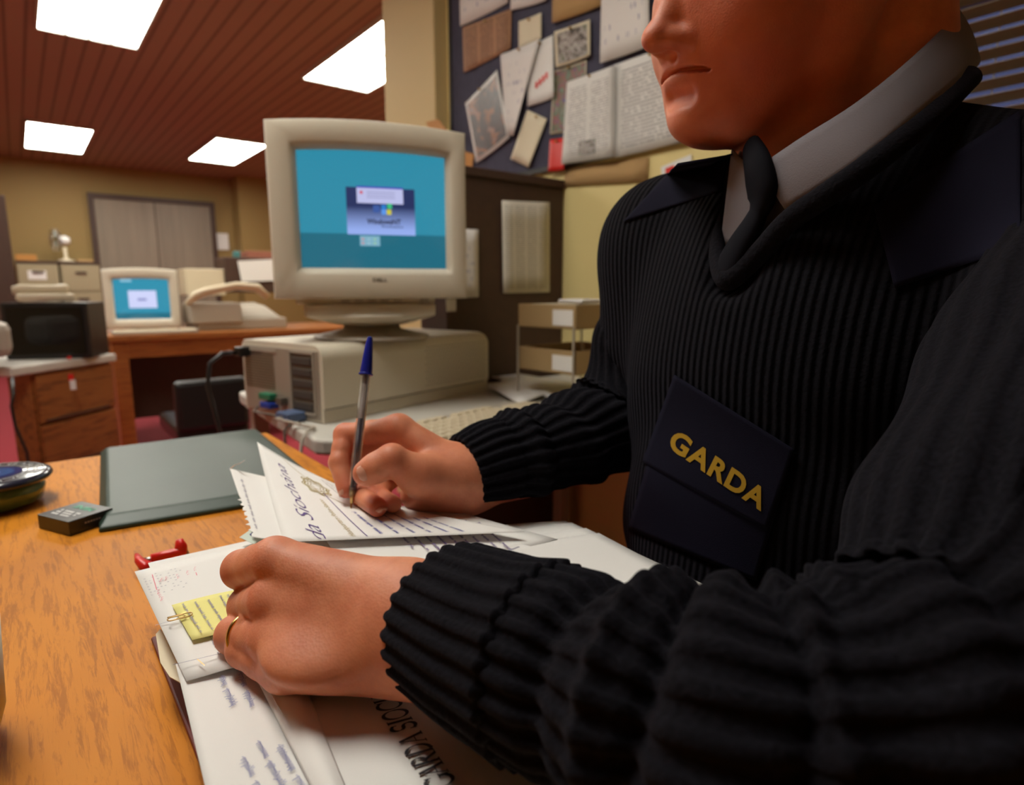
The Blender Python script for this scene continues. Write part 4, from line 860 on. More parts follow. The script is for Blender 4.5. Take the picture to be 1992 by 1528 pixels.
# perforations on the long side: rows of small dark slots
m = MB()
for r in range(12):
    for c_ in range(22):
        x = .30+c_*.0105+(r % 2)*.005; z = .045+r*.0085; m.add([(x, -.0004, z), (x+.0055, -.0004, z+.0008), (x+.0055, -.0004, z+.0026), (x, -.0004, z+.0018)], [(0, 1, 2, 3)])
g_ = m.build('vent_slots', pmat('vent_shadow', (.13, .10, .07), .7), cs); g_['kind'] = 'stuff'
m = MB().bx((0.0, -.0008, .0300), (Wc-.03, .003, .0312)); m.build('seam', M['dplastic'], cs)
# rear panel (local x=0 face)
m = MB().bx((-.003, .012, .006), (.0, Dc-.01, Hc-.012)); m.build('rear_panel', pmat('grey_sheet_metal', (.36, .31, .26), .4, metal=.3), cs, bevel=.001)
for r in range(11):
    pass
m = MB()
for r in range(13): m.bx((-.0042, .17, .060+r*.0062), (-.003, .285, .0625+r*.0062))
m.build('vent_grille', M['dplastic'], cs)
m = MB().bx((-.005, .16, .142), (-.003, .27, .148)); m.build('upper_ledge', M['plastic2'], cs)
fr = MB(); fr.bx((-.006, .022, .016), (-.003, .026, .150)); fr.bx((-.006, .106, .016), (-.003, .110, .150)); fr.bx((-.006, .022, .146), (-.003, .110, .150)); fr.bx((-.006, .022, .016), (-.003, .110, .020)); sf = fr.build('slot_frame', M['plastic2'], cs)
MB().bx((-.0036, .026, .02), (-.0025, .106, .146)).build('slot_recess', M['dplastic'], cs)
for r in range(5): MB().bx((-.006, .033, .026+r*.024), (-.0036, .099, .041+r*.024)).build('slot_cover', M['vent'], cs, bevel=.001)
def plug(y, z, mat, w=.03, h=.012, dpt=.03):
    MB().bx((-dpt, y, z), (-.003, y+w, z+h)).build('plug', mat, cs, bevel=.002)
plug(.165, .036, M['greenplug'], .045, .014, .022); plug(.16, .018, M['blueplug'], .04, .013, .026); plug(.125, .03, M['dplastic'], .022, .016, .02); plug(.06, .004, pmat('grey_blue_plug', (.08, .12, .22), .45), .05, .018, .045)
plug(.26, .128, M['black'], .025, .022, .03)
def wcs(x, y, z): return cs.matrix_world@V((x, y, z))
bpy.context.view_layer.update()
a = wcs(-.03, .273, .138)
m = MB(); m.tube([a, a+V((-.03, .0, .0)), a+V((-.06, -.01, -.02)), a+V((-.068, -.01, -.07)), a+V((-.06, -.04, -.15)), a+V((-.045, -.05, -.25)), a+V((-.04, -.06, -.4))], .0045, 10); tag(m.build('power_cable', M['black'], smooth=True), 'black power cable looping from the computer case over the table\'s edge', 'cable')
a = wcs(-.04, .085, .012); m = MB(); m.tube([a, a+V((-.02, -.01, .001)), V((.440, 1.19, .706)), V((.418, 1.17, .707)), V((.40, 1.155, .695)), V((.392, 1.15, .64)), V((.39, 1.15, .5))], .0032, 8); tag(m.build('cable', M['plastic2'], smooth=True), 'pale cable running from the blue plug over the table\'s corner', 'cable')
a = wcs(-.03, .2, .022); m = MB(); m.tube([a, a+V((-.012, -.01, -.01)), V((.448, 1.30, .704)), V((.425, 1.28, .705)), V((.405, 1.27, .69)), V((.40, 1.26, .5))], .0028, 8); tag(m.build('cable', M['dplastic'], smooth=True), 'grey cable running from the green plug over the table\'s side', 'cable')
# big monitor
TLm = at(508, 243, 1.28); BL_ = at(533, 580, 1.28); BR_ = at(910, 568, 1.39)
dv = (BR_-BL_); dv.z = 0; wM = dv.length; rz = math.atan2(dv.y, dv.x); hM = .355
mid = (BL_+BR_)/2
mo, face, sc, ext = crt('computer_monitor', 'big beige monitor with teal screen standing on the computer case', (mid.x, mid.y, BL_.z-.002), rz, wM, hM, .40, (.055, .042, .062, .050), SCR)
# what the screen shows
def pic(name, u0, u1, v0, v1, mat, e=.0008, n=3):
    m = MB(); m.grid(lambda u, v: face(u0+(u1-u0)*u, v0+(v1-v0)*v, e), n, n); return m.build(name, mat, mo)
def gradem(name, c0, c1):
    m, nt, p = nmat(name); uv = N(nt, 'ShaderNodeUVMap'); sp = N(nt, 'ShaderNodeSeparateXYZ'); L(nt, uv.outputs[0], sp.inputs[0]); r = N(nt, 'ShaderNodeValToRGB'); e = r.color_ramp.elements
    e[0].position = .1; e[0].color = (*c1, 1); e[1].position = .6; e[1].color = (*c0, 1); L(nt, sp.outputs[1], r.inputs[0]); L(nt, r.outputs[0], p.inputs['Emission Color']); p.inputs['Emission Strength'].default_value = 1; p.inputs['Base Color'].default_value = (0, 0, 0, 1); return m
pic('splash_window', .315, .775, .295, .685, gradem('splash_blue', (.018, .03, .11), (.30, .42, .85)))
pic('dialog_box', .385, .695, .555, .695, em('dialog_grey', (.50, .52, .80)), .0016); pic('dialog_title', .385, .695, .680, .695, em('title_blue', (.05, .06, .45)), .002)
for k in range(3): pic('dialog_text', .45, .64, .60+.022*k, .607+.022*k, em('text_grey', (.28, .29, .5)), .0022)
pic('error_icon', .405, .425, .63, .655, em('icon_red', (.6, .1, .15)), .0022)
for (u, v, c_) in ((.545, .505, (.02, .2, .6)), (.585, .515, (.04, .5, .2)), (.58, .465, (.6, .55, .05)), (.545, .465, (.1, .3, .8))): pic('logo_pane', u, u+.032, v, v+.042, em('logo', c_), .0018)
pic('logo_trail', .49, .535, .48, .54, em('logo_trail', (.04, .10, .35)), .0016)
def scrtext(txt, u0, u1, v0, hgt, col, bold=.01):
    vs_, fs, bb = text_mb(txt, 1, offset=bold); w = bb[1]-bb[0]; m = MB(); m.add([face(u0+(u1-u0)*(p[0]-bb[0])/w, v0+hgt*p[1], .0022) for p in vs_], fs); m.build('screen_text', em('ink_'+txt, col), mo)
scrtext('WindowsNT', .445, .675, .385, .060, (.01, .01, .03), .03); scrtext('Workstation', .54, .69, .355, .030, (.03, .04, .12))
pic('screen_patch', .395, .53, .20, .285, em('patch_pale', (.20, .42, .55)), .0008)  # pale patch with small coloured squares drawn on the screen
for k in range(6): pic('screen_fleck', .405+.04*(k % 3), .425+.04*(k % 3), .215+.033*(k//3), .232+.033*(k//3), em('fleck_c%d' % k, ((.5, .3, .35), (.3, .5, .6), (.3, .55, .4))[k % 3]), .0014)
vs_, fs, bb = text_mb('DELL', 1, spacing=1.05, offset=.03); w = bb[1]; m = MB(); m.add([(.012+.032*(p[0]/w-.5)+.0, -.0006, .036+.011*p[1]) for p in vs_], fs); m.build('maker_logo', M['dplastic'], mo)
m = MB(); m.bx((-wM*.40, .03, -.012), (wM*.33, .16, .004)); m.bx((-wM*.36, .022, -.040), (wM*.33, .19, -.012)); m.build('button_strip', M['plastic'], mo, bevel=.005)
for k in range(5): MB().bx((-.07+k*.028, .026, -.009), (-.052+k*.028, .032, -.003)).build('button', M['plastic2'], mo, bevel=.001)
MB().bx((wM*.33-.035, .018, -.010), (wM*.33-.015, .03, .0)).build('power_button', M['plastic2'], mo, bevel=.002)
zc = zt+Hc-mo.location.z
m = MB(); m.lathe([(.001, -.075), (.115, -.075), (.112, -.070), (.06, -.062), (.085, -.050), (.125, -.040), (.001, -.040)], (0.0, .14, 0), 40); 
so = MB(); so.lathe([(.001, -.036), (.15, -.036), (.145, -.045), (.10, -.058), (.06, -.066), (.001, -.066)], (0, .15, 0), 40); so.build('tilt_bowl', M['plastic'], mo, smooth=True)
fz = zc+.001
so = MB(); so.lathe([(.001, fz), (.135, fz), (.135, fz+.005), (.12, fz+.009), (.07, fz+.020), (.06, -.058), (.001, -.058)], (0, .15, 0), 40); so.build('swivel_base', M['plastic2'], mo, smooth=True)
# keyboard with separate keys
kc = onz(915, 820, zt+.02)
o, key, keys, kx, ky = keyboard('keyboard', 'beige keyboard half hidden behind the writing hand', (kc.x, kc.y, zt), math.radians(12), .47, .185); fill_keys(o, key, keys, kx, ky, .47, .185, True)
# papers on the side table
for k, (pts, lab) in enumerate((([(955, 733), (1000, 726), (1130, 748), (1075, 775)], 'white sheet lying right of the computer case, under another sheet'), ([(950, 752), (1010, 729), (1100, 752), (1010, 785)], 'white sheet on top between the computer case and the letter trays'))):
    sheet('paper_sheet', lab, pts, zt+.012+.003*k, th=.002, nu=4, nv=4)
# letter trays
ct = at(1120, 700, 1.47); lt = at(1008, 700, 1.62); d1_ = (lt-ct); d1_.z = 0; Lt = d1_.length; rt = math.atan2(-d1_.y, -d1_.x)
tr = thing('letter_tray', 'two-tier tan letter tray with white labels by the brown cupboard', 'letter tray', (lt.x, lt.y, zt), rt)
for k, zz in enumerate((.075, .185)):
    m = MB(); t_ = .004; h_ = .058; D_ = .24
    m.bx((0, 0, zz), (Lt, D_, zz+t_)); m.bx((0, 0, zz), (Lt, t_, zz+h_)); m.bx((0, D_-t_, zz), (Lt, D_, zz+h_)); m.bx((0, 0, zz), (t_, D_, zz+h_)); m.bx((Lt-t_, 0, zz), (Lt, D_, zz+h_))
    s_ = m.build('tray', M['tray'], tr, bevel=.0015); MB().bx((Lt*.62, -.0015, zz+.008), (Lt*.95, .0, zz+.046)).build('label', M['paper'], s_)
for x, y in ((.004, -.004), (Lt-.004, -.004), (Lt-.004, D_+.004), (.004, D_+.004)): MB().cyl((x, y, 0), (x, y, .19), .003, seg=10).build('post', M['plastic2'], tr)
m = MB(); m.bx((Lt*.55, .03, .246), (Lt*.95, .12, .256)); o = m.build('paper_roll', M['paper'], tr, world=False, bevel=.004); 
o.parent = None; o.matrix_world = tr.matrix_world.copy(); bpy.context.view_layer.update(); tag(o, 'small white pad lying on the top letter tray', 'pad')
m = MB(); m.bx((.02, .03, .190), (Lt-.02, .2, .243)); m.build('tray_contents', M['paper2'], tr)
# ------------------------------------------------------------------ signed-distance modelling for the figure
import openvdb
class Vol:
    def __init__(s, lo, hi, h):
        s.lo = np.array(lo, np.float32); s.h = h; s.n = np.ceil((np.array(hi)-s.lo)/h).astype(int)+1
        s.ax = [s.lo[i]+h*np.arange(s.n[i], dtype=np.float32) for i in range(3)]; s.d = np.full(s.n, 1.0, np.float32)
    def sub(s, lo, hi):
        return tuple(slice(max(0, int((lo[i]-s.lo[i])/s.h)), min(s.n[i], int((hi[i]-s.lo[i])/s.h)+2)) for i in range(3))
    def mesh(s):
        g = openvdb.FloatGrid(1.0); g.copyFromArray(s.d.astype(float)); pts, _, qs = g.convertToPolygons(0.0, 0) if False else (None, None, None)
        p, q = g.convertToQuads(0.0); return p*s.h+s.lo, q
def smin(a, b, k):
    h = np.maximum(k-np.abs(a-b), 0)/k; return np.minimum(a, b)-h*h*k*.25
def smax(a, b, k): return -smin(-a, -b, k)
def rcone(a, b, ra, rb):
    a = np.array(a, np.float32); b = np.array(b, np.float32); ba = b-a; L2 = float(ba@ba)+1e-12; R_ = max(ra, rb)
    def f(X, Y, Z):
        px, py, pz = X-a[0], Y-a[1], Z-a[2]; t = np.clip((px*ba[0]+py*ba[1]+pz*ba[2])/L2, 0, 1)
        return np.sqrt((px-t*ba[0])**2+(py-t*ba[1])**2+(pz-t*ba[2])**2)-(ra+(rb-ra)*t)
    return f, np.minimum(a, b)-R_, np.maximum(a, b)+R_
def ell(c, r, B=None):
    c = np.array(c, np.float32); r = np.array(r, np.float32); B = np.eye(3) if B is None else np.array([list(v) for v in B], np.float32)  # rows = local axes
    def f(X, Y, Z):
        p = [X-c[0], Y-c[1], Z-c[2]]; q = [(p[0]*B[i][0]+p[1]*B[i][1]+p[2]*B[i][2]) for i in range(3)]
        k0 = np.sqrt(sum((q[i]/r[i])**2 for i in range(3))); k1 = np.sqrt(sum((q[i]/r[i]**2)**2 for i in range(3)))+1e-9; return k0*(k0-1)/k1
    R_ = float(r.max()); return f, c-R_, c+R_
def put(vol, prims, k0=.01):
    """prims: (prim, k[, op]) joined in order"""
    for pr in prims:
        (f, lo, hi), k = pr[0], pr[1]; op = pr[2] if len(pr) > 2 else 'u'; m_ = k*1.2+vol.h*3+.004
        sl = vol.sub(lo-m_, hi+m_)
        if any(x.stop <= x.start for x in sl): continue
        X, Y, Z = vol.ax[0][sl[0]][:, None, None], vol.ax[1][sl[1]][None, :, None], vol.ax[2][sl[2]][None, None, :]
        d = f(X, Y, Z).astype(np.float32); o = vol.d[sl]
        vol.d[sl] = smin(o, d, k) if op == 'u' else smax(o, -d, k)
def merge(parts):
    P_, Q_ = [], []; n = 0
    for p, q in parts: P_.append(p); Q_.append(q+n); n += len(p)
    return np.concatenate(P_), np.concatenate(Q_)
def npmesh(name, p, q, mat, parent, attr=None, smooth=True):
    if parent is not None: p = p-np.array(parent.matrix_world.translation, np.float32)
    me = bpy.data.meshes.new(name); me.vertices.add(len(p)); me.vertices.foreach_set('co', p.astype(np.float32).ravel())
    q = q[:, ::-1]; me.loops.add(q.size); me.polygons.add(len(q)); me.loops.foreach_set('vertex_index', q.ravel().astype(np.int32))
    me.polygons.foreach_set('loop_start', np.arange(0, q.size, 4, dtype=np.int32)); me.polygons.foreach_set('loop_total', np.full(len(q), 4, np.int32)); me.update(calc_edges=True)
    me.polygons.foreach_set('use_smooth', [smooth]*len(q)); me.materials.append(mat)
    if attr is not None: a = me.attributes.new('flush_shade', 'FLOAT', 'POINT'); a.data.foreach_set('value', attr.astype(np.float32))
    me.validate(); o = bpy.data.objects.new(name, me); COL.objects.link(o)
    if parent is not None: o.parent = parent
    return o
flush_shade_spots = []
def hand(fingers, palm, h, kf, extra=(), crease=.0009):
    """fingers: list of prim lists; palm: prim list. each finger melts into the palm, fingers stay apart"""
    allp = [x for f in fingers for x in f]+palm; lo = np.min([p[0][1] for p in allp], 0)-.008; hi = np.max([p[0][2] for p in allp], 0)+.008
    base = Vol(lo, hi, h); put(base, palm); pd = base.d.copy(); out = pd.copy()
    for f, k in zip(fingers, kf):
        v = Vol(lo, hi, h); put(v, f); out = smin(out, smin(pd, v.d, k), crease)
    base.d = out; put(base, list(extra)); return base.mesh()
def chain(pts, rr, k=.002):
    r = []
    for i in range(len(pts)-1): r.append((rcone(pts[i], pts[i+1], rr[i], rr[i+1]), k))
    return r
# ---- person
NK = V((.545, .27, 1.07))
man = thing('person', 'man in navy ribbed jumper, shirt and tie, bent over papers writing with a pen', 'person', (.56, .27, 0))
parts = []
# ---- left hand: a loose fist lying on the papers, back of the hand up
lM = [at(534, 1090, .352), at(528, 1168, .345), at(528, 1240, .339), at(550, 1302, .333)]
lP = [joint(lM[0], 470, 1108, .046), joint(lM[1], 482, 1178, .047), joint(lM[2], 457, 1241, .046), joint(lM[3], 482, 1303, .039)]
lW = at(800, 1212, .322)
LM_, LP_ = lM, lP
ff = []; rads = [(.0136, .0116, .0100, .0086), (.0134, .0114, .0098, .0086), (.0128, .0110, .0096, .0082), (.0122, .0108, .0094, .0082)]
lD, lT = [], []
for i in range(4):
    p = lP[i]; zmin = ZT+.0105
    if p.z < zmin+.004: p.z = zmin+.004
    d = V((.85, -.12, -.35)).normalized(); dd = p+d*(.024-.002*i); dd.z = max(dd.z, zmin); tt = dd+V((.9, -.15, .1)).normalized()*.020; tt.z = max(tt.z, zmin); lD.append(dd); lT.append(tt)
    mid_ = lM[i].lerp(p, .5); ff.append(chain([lM[i], mid_, p, dd, tt], [rads[i][0], rads[i][1]*1.0, rads[i][1], rads[i][2], rads[i][3]], .003))
cen = (lM[0]+lM[3])/2
palm = []
for i in range(4):
    w_ = lW+(lM[i]-cen)*.45; palm.append((rcone(w_, w_.lerp(lM[i], .80), .0165, .0128), .012))
palm.append((ell((lW+cen)/2+V((0, 0, -.012)), (.042, .036, .016)), .015))
palm.append((rcone(lW+V((.0, -.018, -.014)), lM[3]+V((.022, .003, -.006)), .016, .011), .010))   # little finger side
palm.append((rcone(lW+V((0, .022, -.006)), lM[0]+V((.022, .008, -.018)), .018, .014), .014))        # thumb base
elL = onz(1650, 1390, .838)
palm.append((rcone(lW, lW.lerp(elL, .4), .028, .030), .016))
for i in range(4):    # tendons fanning over the back of the hand
    up_ = (CAM-lM[i]).normalized(); palm.append((rcone(lM[i]+up_*.0085, lM[i].lerp(lW, .62)+up_*.0135, .0048, .0035), .010))
thumb = chain([lW+V((-.02, .03, -.008)), lM[0]+V((.03, .012, -.022)), lM[0]+V((.005, .01, -.032)), lM[0]+V((-.012, .006, -.036))], [.016, .0135, .011, .009], .004)
for q_ in thumb: pass
parts.append(hand(ff+[thumb], palm, .001, [.010, .010, .010, .010]+[.012]))
flush_shade_spots += [(p, .013, .9) for p in lM]+[(p, .012, .6) for p in lP]
# ---- right hand holding the pen
penp = lambda s: tip+axp*s
def nearpen(x, y, t): return at(x, y, t)
rW = at(905, 930, .575)
rI = [at(775, 835, .575), at(672, 846, .585), at(660, 900, .570), at(674, 952, .558)]
rMd = [at(795, 850, .592), at(702, 880, .588), at(694, 945, .576), at(728, 968, .556)]
rR = [at(812, 868, .604), at(712, 918, .590), at(702, 982, .562), at(735, 1006, .532)]
rL = [at(828, 890, .612), at(752, 938, .595), at(738, 985, .562), at(765, 1000, .540)]
for ch_ in (rMd, rR, rL):
    for p in ch_: p.z = max(p.z, .787+.0080)
rTh = [at(862, 935, .556), at(814, 925, .538), at(762, 895, .527), at(712, 921, .524)]
def fing(c, rr): return chain([c[0], c[0].lerp(c[1], .5), c[1], c[1].lerp(c[2], .5), c[2], c[3]], rr, .003)
fg = [fing(rI, [.0125, .0108, .0108, .0093, .0095, .0082]), fing(rMd, [.0125, .0108, .0108, .0095, .0095, .0088]), fing(rR, [.0115, .0105, .0102, .009, .009, .0084]), fing(rL, [.0105, .0095, .0092, .0082, .0082, .0076])]
th = chain([rTh[0], rTh[1], rTh[1].lerp(rTh[2], .55), rTh[2], rTh[2].lerp(rTh[3], .6), rTh[3]], [.018, .0150, .0124, .0132, .0124, .0112], .005)
palm = []
for c in (rI, rMd, rR, rL): palm.append((rcone(rW+(c[0]-rMd[0])*.5, c[0], .018, .0125), .013))
palm.append((rcone(rW, rTh[1], .020, .015), .014))
palm.append((rcone(at(895, 958, .575), at(812, 962, .562), .019, .015), .014))
elR = at(1150, 865, .70)
palm.append((rcone(rW, rW.lerp(elR, .45), .029, .036), .016))
pts_hand = [f + [] for f in fg]
parts.append(hand(fg+[th], palm, .001, [.010, .010, .009, .009, .014]))
flush_shade_spots += [(rI[1], .014, .8), (rI[3], .012, .8), (rTh[2], .012, .5), (rMd[3], .012, .9), (rR[3], .012, .9), (rI[0], .015, .4), (rTh[3], .011, .6)]
# ---- head
yawf = math.radians(19); fd_ = V((-math.cos(yawf), math.sin(yawf), 0)); pd_ = math.radians(7)
Fh = (fd_*math.cos(pd_)-V((0, 0, 1))*math.sin(pd_)).normalized(); Sh = V((0, 0, 1)).cross(fd_).normalized(); Uh = Fh.cross(Sh).normalized()
rl__ = math.radians(7); Sh, Uh = (Sh*math.cos(rl__)-Uh*math.sin(rl__)).normalized(), (Uh*math.cos(rl__)+Sh*math.sin(rl__)).normalized()
HS = 1.05
nose = at(1256, 78, .485); HC = nose-Fh*.122*HS+Uh*.026*HS
def hp(f, s, u): return HC+Fh*f*HS+Sh*s*HS+Uh*u*HS
HB = (Fh, Sh, Uh)
def he(f, s, u, a, b_, c): return ell(hp(f, s, u), (a*HS, b_*HS, c*HS), HB)
def hc(p, q, ra, rb): return rcone(hp(*p), hp(*q), ra*HS, rb*HS)
lo = np.array(HC)-.17; hi = np.array(HC)+.17; lo[2] = .99
hv = Vol(lo, hi, .00125)
pr = [(he(-.012, 0, .035, .098, .077, .088), .01), (he(.045, 0, -.02, .050, .060, .085), .03), (he(.02, 0, .0, .075, .070, .08), .03)]
for s in (-1, 1):
    pr += [(hc((-.004, s*.056, -.042), (.060, s*.022, -.080), .016, .017), .028), (he(.052, s*.040, -.022, .030, .024, .028), .02), (hc((.0, s*.060, -.005), (-.002, s*.057, -.05), .018, .018), .02)]
pr += [(he(.064, 0, -.060, .026, .030, .030), .02), (he(.040, 0, -.068, .040, .042, .025), .02)]          # lower face
pr += [(he(.078, 0, -.0835, .0165, .021, .0150), .014)]                                                  # chin
pr += [(he(.052, s_*.036, -.035, .022, .020, .024), .02) for s_ in (-1, 1)]
pr += [(he(.0745, 0, -.047, .0135, .026, .016), .012)]                                                 # muzzle above lip
pr += [(hc((.088, 0, .020), (.108, 0, -.020), .008, .0105), .010), (he(.1135, 0, -.0255, .0105, .0105, .0095), .007)]          # nose ridge, tip
for s in (-1, 1):
    pr += [(hc((.104, s*.0095, -.0275), (.0945, s*.0150, -.0285), .0080, .0088), .006), (hc((.078, s*.012, -.03), (.07, s*.03, -.055), .006, .007), .014)]
    pr += [(he(.105, s*.0065, -.0372, .0060, .0032, .0035), .003, 's')]                                                                # nostril
    pr += [(hc((.088, s*.0235, -.018), (.0865, s*.0235, -.030), .0022, .0022), .006, 's')]
    pr += [(hc((.086, s*.012, .040), (.072, s*.045, .040), .010, .010), .014), (he(.084, s*.031, .019, .010, .013, .008), .010, 's'), (he(.0735, s*.031, .0165, .0125, .0150, .0115), .006), (hc((.0815, s*.020, .0245), (.0765, s*.043, .0225), .0038, .0034), .004), (hc((.0805, s*.020, .0125), (.0755, s*.043, .0135), .0034, .0030), .004)]
    pr += [(he(-.012, s*.076, .0, .016, .006, .030), .006), (he(-.010, s*.0815, .004, .009, .004, .018), .003, 's'), (he(-.005, s*.073, -.026, .007, .005, .008), .006)]
MU = -.0475       # height of the mouth line
pr += [(he(.0862, 0, MU+.0054, .0092, .024, .0050), .004), (he(.0848, 0, MU-.0066, .0098, .022, .0066), .004)]
for s in (-1, 1): pr += [(hc((.0880, s*.006, MU+.0054), (.0765, s*.0265, MU-.0022), .0052, .0030), .004), (hc((.0865, s*.005, MU-.0066), (.0755, s*.0255, MU-.0052), .0058, .0030), .004)]
for dx, rr__ in ((0, .0013), (.0035, .0016), (.0075, .0022)):
    px_ = lambda y: .0905+dx-.0125*abs(y)**1.8
    for i in range(-6, 6):
        y0, y1 = i/6, (i+1)/6; pr.append((hc((px_(y0), y0*.030, MU-.0040*abs(y0)**2), (px_(y1), y1*.030, MU-.0040*abs(y1)**2), rr__, rr__), .0014, 's'))
for s in (-1, 1): pr += [(he(.079, s*.0325, MU-.007, .004, .0022, .0045), .005, 's')]
pr += [(hc((.0935, -.012, MU-.0180), (.0935, .012, MU-.0180), .005, .005), .010, 's')]
pr += [(hc((.1035, 0, -.036), (.0975, 0, MU+.010), .0022, .003), .005, 's')]
# neck
nb = NK+V((.02, -.005, -.06)); pr += [(rcone(hp(-.030, 0, -.05), nb, .058, .066), .022), (rcone(hp(-.050, 0, -.015), NK+V((.065, -.025, .01)), .052, .058), .02), (rcone(at(1748, 5, .505), at(1752, 130, .50), .040, .040), .03)]
put(hv, pr); parts.append(hv.mesh())
flush_shade_spots += [(hp(.05, .05, -.05), .09, .75), (hp(.115, 0, -.025), .016, .5), (hp(.09, 0, -.06), .014, .45)]  # wide cheek spot paints in the face's shade; the others are redness
# ---- trunk, arms and legs under the clothes
shR = at(1305, 475, .66); shL = V((.575, .075, 1.02)); elRc = at(1240, 800, .72); elLc = onz(1790, 1390, .84); elLc = V((elLc.x+.03, elLc.y-.01, .845))
bv = Vol((.02, -.35, .0), (1.05, .80, 1.12), .006)
trunk = [(ell((.585, .27, .90), (.105, .155, .16)), .03), (ell((.60, .27, .70), (.115, .15, .16)), .04), (ell((.63, .27, .56), (.14, .17, .12)), .04),
         (rcone(shR, shL, .055, .055), .04), (rcone(nb, (.60, .27, .95), .06, .09), .04)]
for s, kx_ in ((-1, .17), (1, .36)):
    hipp = (.62, .27+s*.09, .53); kn = (.20, .27+s*.13, .52); an = (.25, .27+s*.13, .09); trunk += [(rcone(hipp, kn, .078, .055), .03), (rcone(kn, an, .054, .038), .02), (rcone(an, (.10, .27+s*.14, .035), .036, .028), .02)]
zL_ = .812
arms = [(rcone(shR, elRc, .046, .040), .02), (rcone(elRc, rW, .038, .027), .015), (rcone(shL, elLc, .046, .038), .02), (rcone(elLc, onz(1400, 1415, zL_+.014), .030, .027), .015), (rcone(onz(1400, 1415, zL_+.014), lW, .027, .024), .015)]
put(bv, trunk+arms); parts.append(bv.mesh())
P_, Q_ = merge(parts)
fl = np.zeros(len(P_), np.float32)
for c, r, a in flush_shade_spots:
    d2 = ((P_-np.array(c, np.float32))**2).sum(1); fl = np.maximum(fl, a*np.exp(-d2/(r*r*.8)))
body = npmesh('body', P_, Q_, M['skin'], man, fl)
# eyes, brows (above the picture's top edge) and nails
for s in (-1, 1):
    m = MB(); m.tube([hp(.0822, s*.020, .0115), hp(.0850, s*.031, .0100), hp(.0775, s*.043, .0120)], [.0006, .0011, .0006], 6); m.build('eyelash', M['hair'], man, world=True, smooth=True)
    m = MB(); m.tube([hp(.092, s*.012, .042), hp(.092, s*.028, .048), hp(.078, s*.050, .042)], [.002, .0035, .0015], 8); m.build('eyebrow', M['hair'], man, world=True, smooth=True)
def nail(c, ax, nrm, w, l):
    ax = ax.normalized(); nrm = (nrm-ax*nrm.dot(ax)).normalized(); sd = ax.cross(nrm); m = MB()
    def f(u, v):
        x = (u-.5)*2; y = v; wid = w*(1-.25*max(0, y-.75)/.25*abs(1)); e = 1 if y < .75 else math.sqrt(max(0, 1-((y-.75)/.25)**2))*.5+.5
        return c+ax*(l*(y-.5))+sd*(w*.5*x*e)+nrm*(-.38*w*x*x*.5-.0006*abs(y-.5))
    m.grid(f, 8, 8); return m.build('fingernail', M['nail'], man, world=True, smooth=True, solid=.0006)
vN = (CAM-rTh[3]).normalized(); axT = rTh[3]-rTh[2].lerp(rTh[3], .4)
nail(rTh[3]+(vN+V((0, 0, .15))).normalized()*.0120+axT.normalized()*.0005, axT, vN+V((0, 0, .15)), .0130, .0140)
axI = rI[3]-rI[2]; nI = (rI[2]-rI[0]); nI = V((-.7, .1, .2)); nail(rI[3]+(nI-axI.normalized()*nI.dot(axI.normalized())).normalized()*.0078, axI, nI, .010, .012)
axR = rR[3]-rR[2]; nail(rR[3]+(V((-.1, -.8, .25))).normalized()*.0080+axR.normalized()*.001, axR, V((-.1, -.8, .3)), .009, .010)
# wedding ring on the left ring finger
rc_ = lM[2].lerp(lP[2], .60); dr = (lP[2]-lM[2]).normalized(); s1 = dr.orthogonal().normalized(); s2 = dr.cross(s1); m = MB()
m.tube([rc_+(s1*math.cos(a)+s2*math.sin(a))*.0119 for a in [2*math.pi*k/40 for k in range(40)]], .0013, 10, closed=True); rg = thing('wedding_ring', 'thin gold wedding ring on the left hand\'s ring finger', 'ring', tuple(rc_)); m.build('band', M['gold'], rg, world=True, smooth=True)
# ---- hair
hvv = Vol(np.array(HC)-.13, np.array(HC)+.15, .003)
put(hvv, [(he(-.018, 0, .042, .100, .081, .089), .01), (he(-.050, 0, -.035, .058, .064, .075), .02), (he(.105, 0, -.025, .072, .12, .088), .01, 's'), (he(.062, 0, -.095, .078, .12, .085), .01, 's'), (he(.03, .10, -.060, .055, .058, .052), .008, 's'), (he(.03, -.10, -.060, .055, .058, .052), .008, 's')])
p, q = hvv.mesh(); npmesh('hair', p, q, M['hair'], man)
# ---- jumper trunk
jv = Vol((.30, -.20, .58), (.92, .74, 1.20), .004)
jp = [(ell((.575, .27, .90), (.155, .185, .20)), .03), (ell((.575, .27, .74), (.165, .175, .17)), .05), (ell((.60, .27, .62), (.16, .17, .10)), .05),
      (rcone(shR+V((0, .005, -.015)), shL+V((0, -.005, -.015)), .068, .068), .05), (rcone(shR, shR.lerp(elRc, .55), .066, .060), .03), (rcone(shL, elLc+V((.015, 0, 0)), .068, .056), .03),
      (rcone(shR, NK+V((.03, .05, .01)), .050, .035), .04), (rcone(shL, NK+V((.05, -.05, .02)), .055, .045), .04), (ell(NK+V((.06, -.01, -.02)), (.07, .07, .05)), .04)]
jp += [(rcone(hp(-.030, 0, -.06), NK+V((.0, 0, -.02)), .060, .064), .008, 's'), (rcone(NK+V((-.03, .0, .03)), NK+V((-.10, .01, -.075)), .055, .018), .02, 's')]
put(jv, jp)
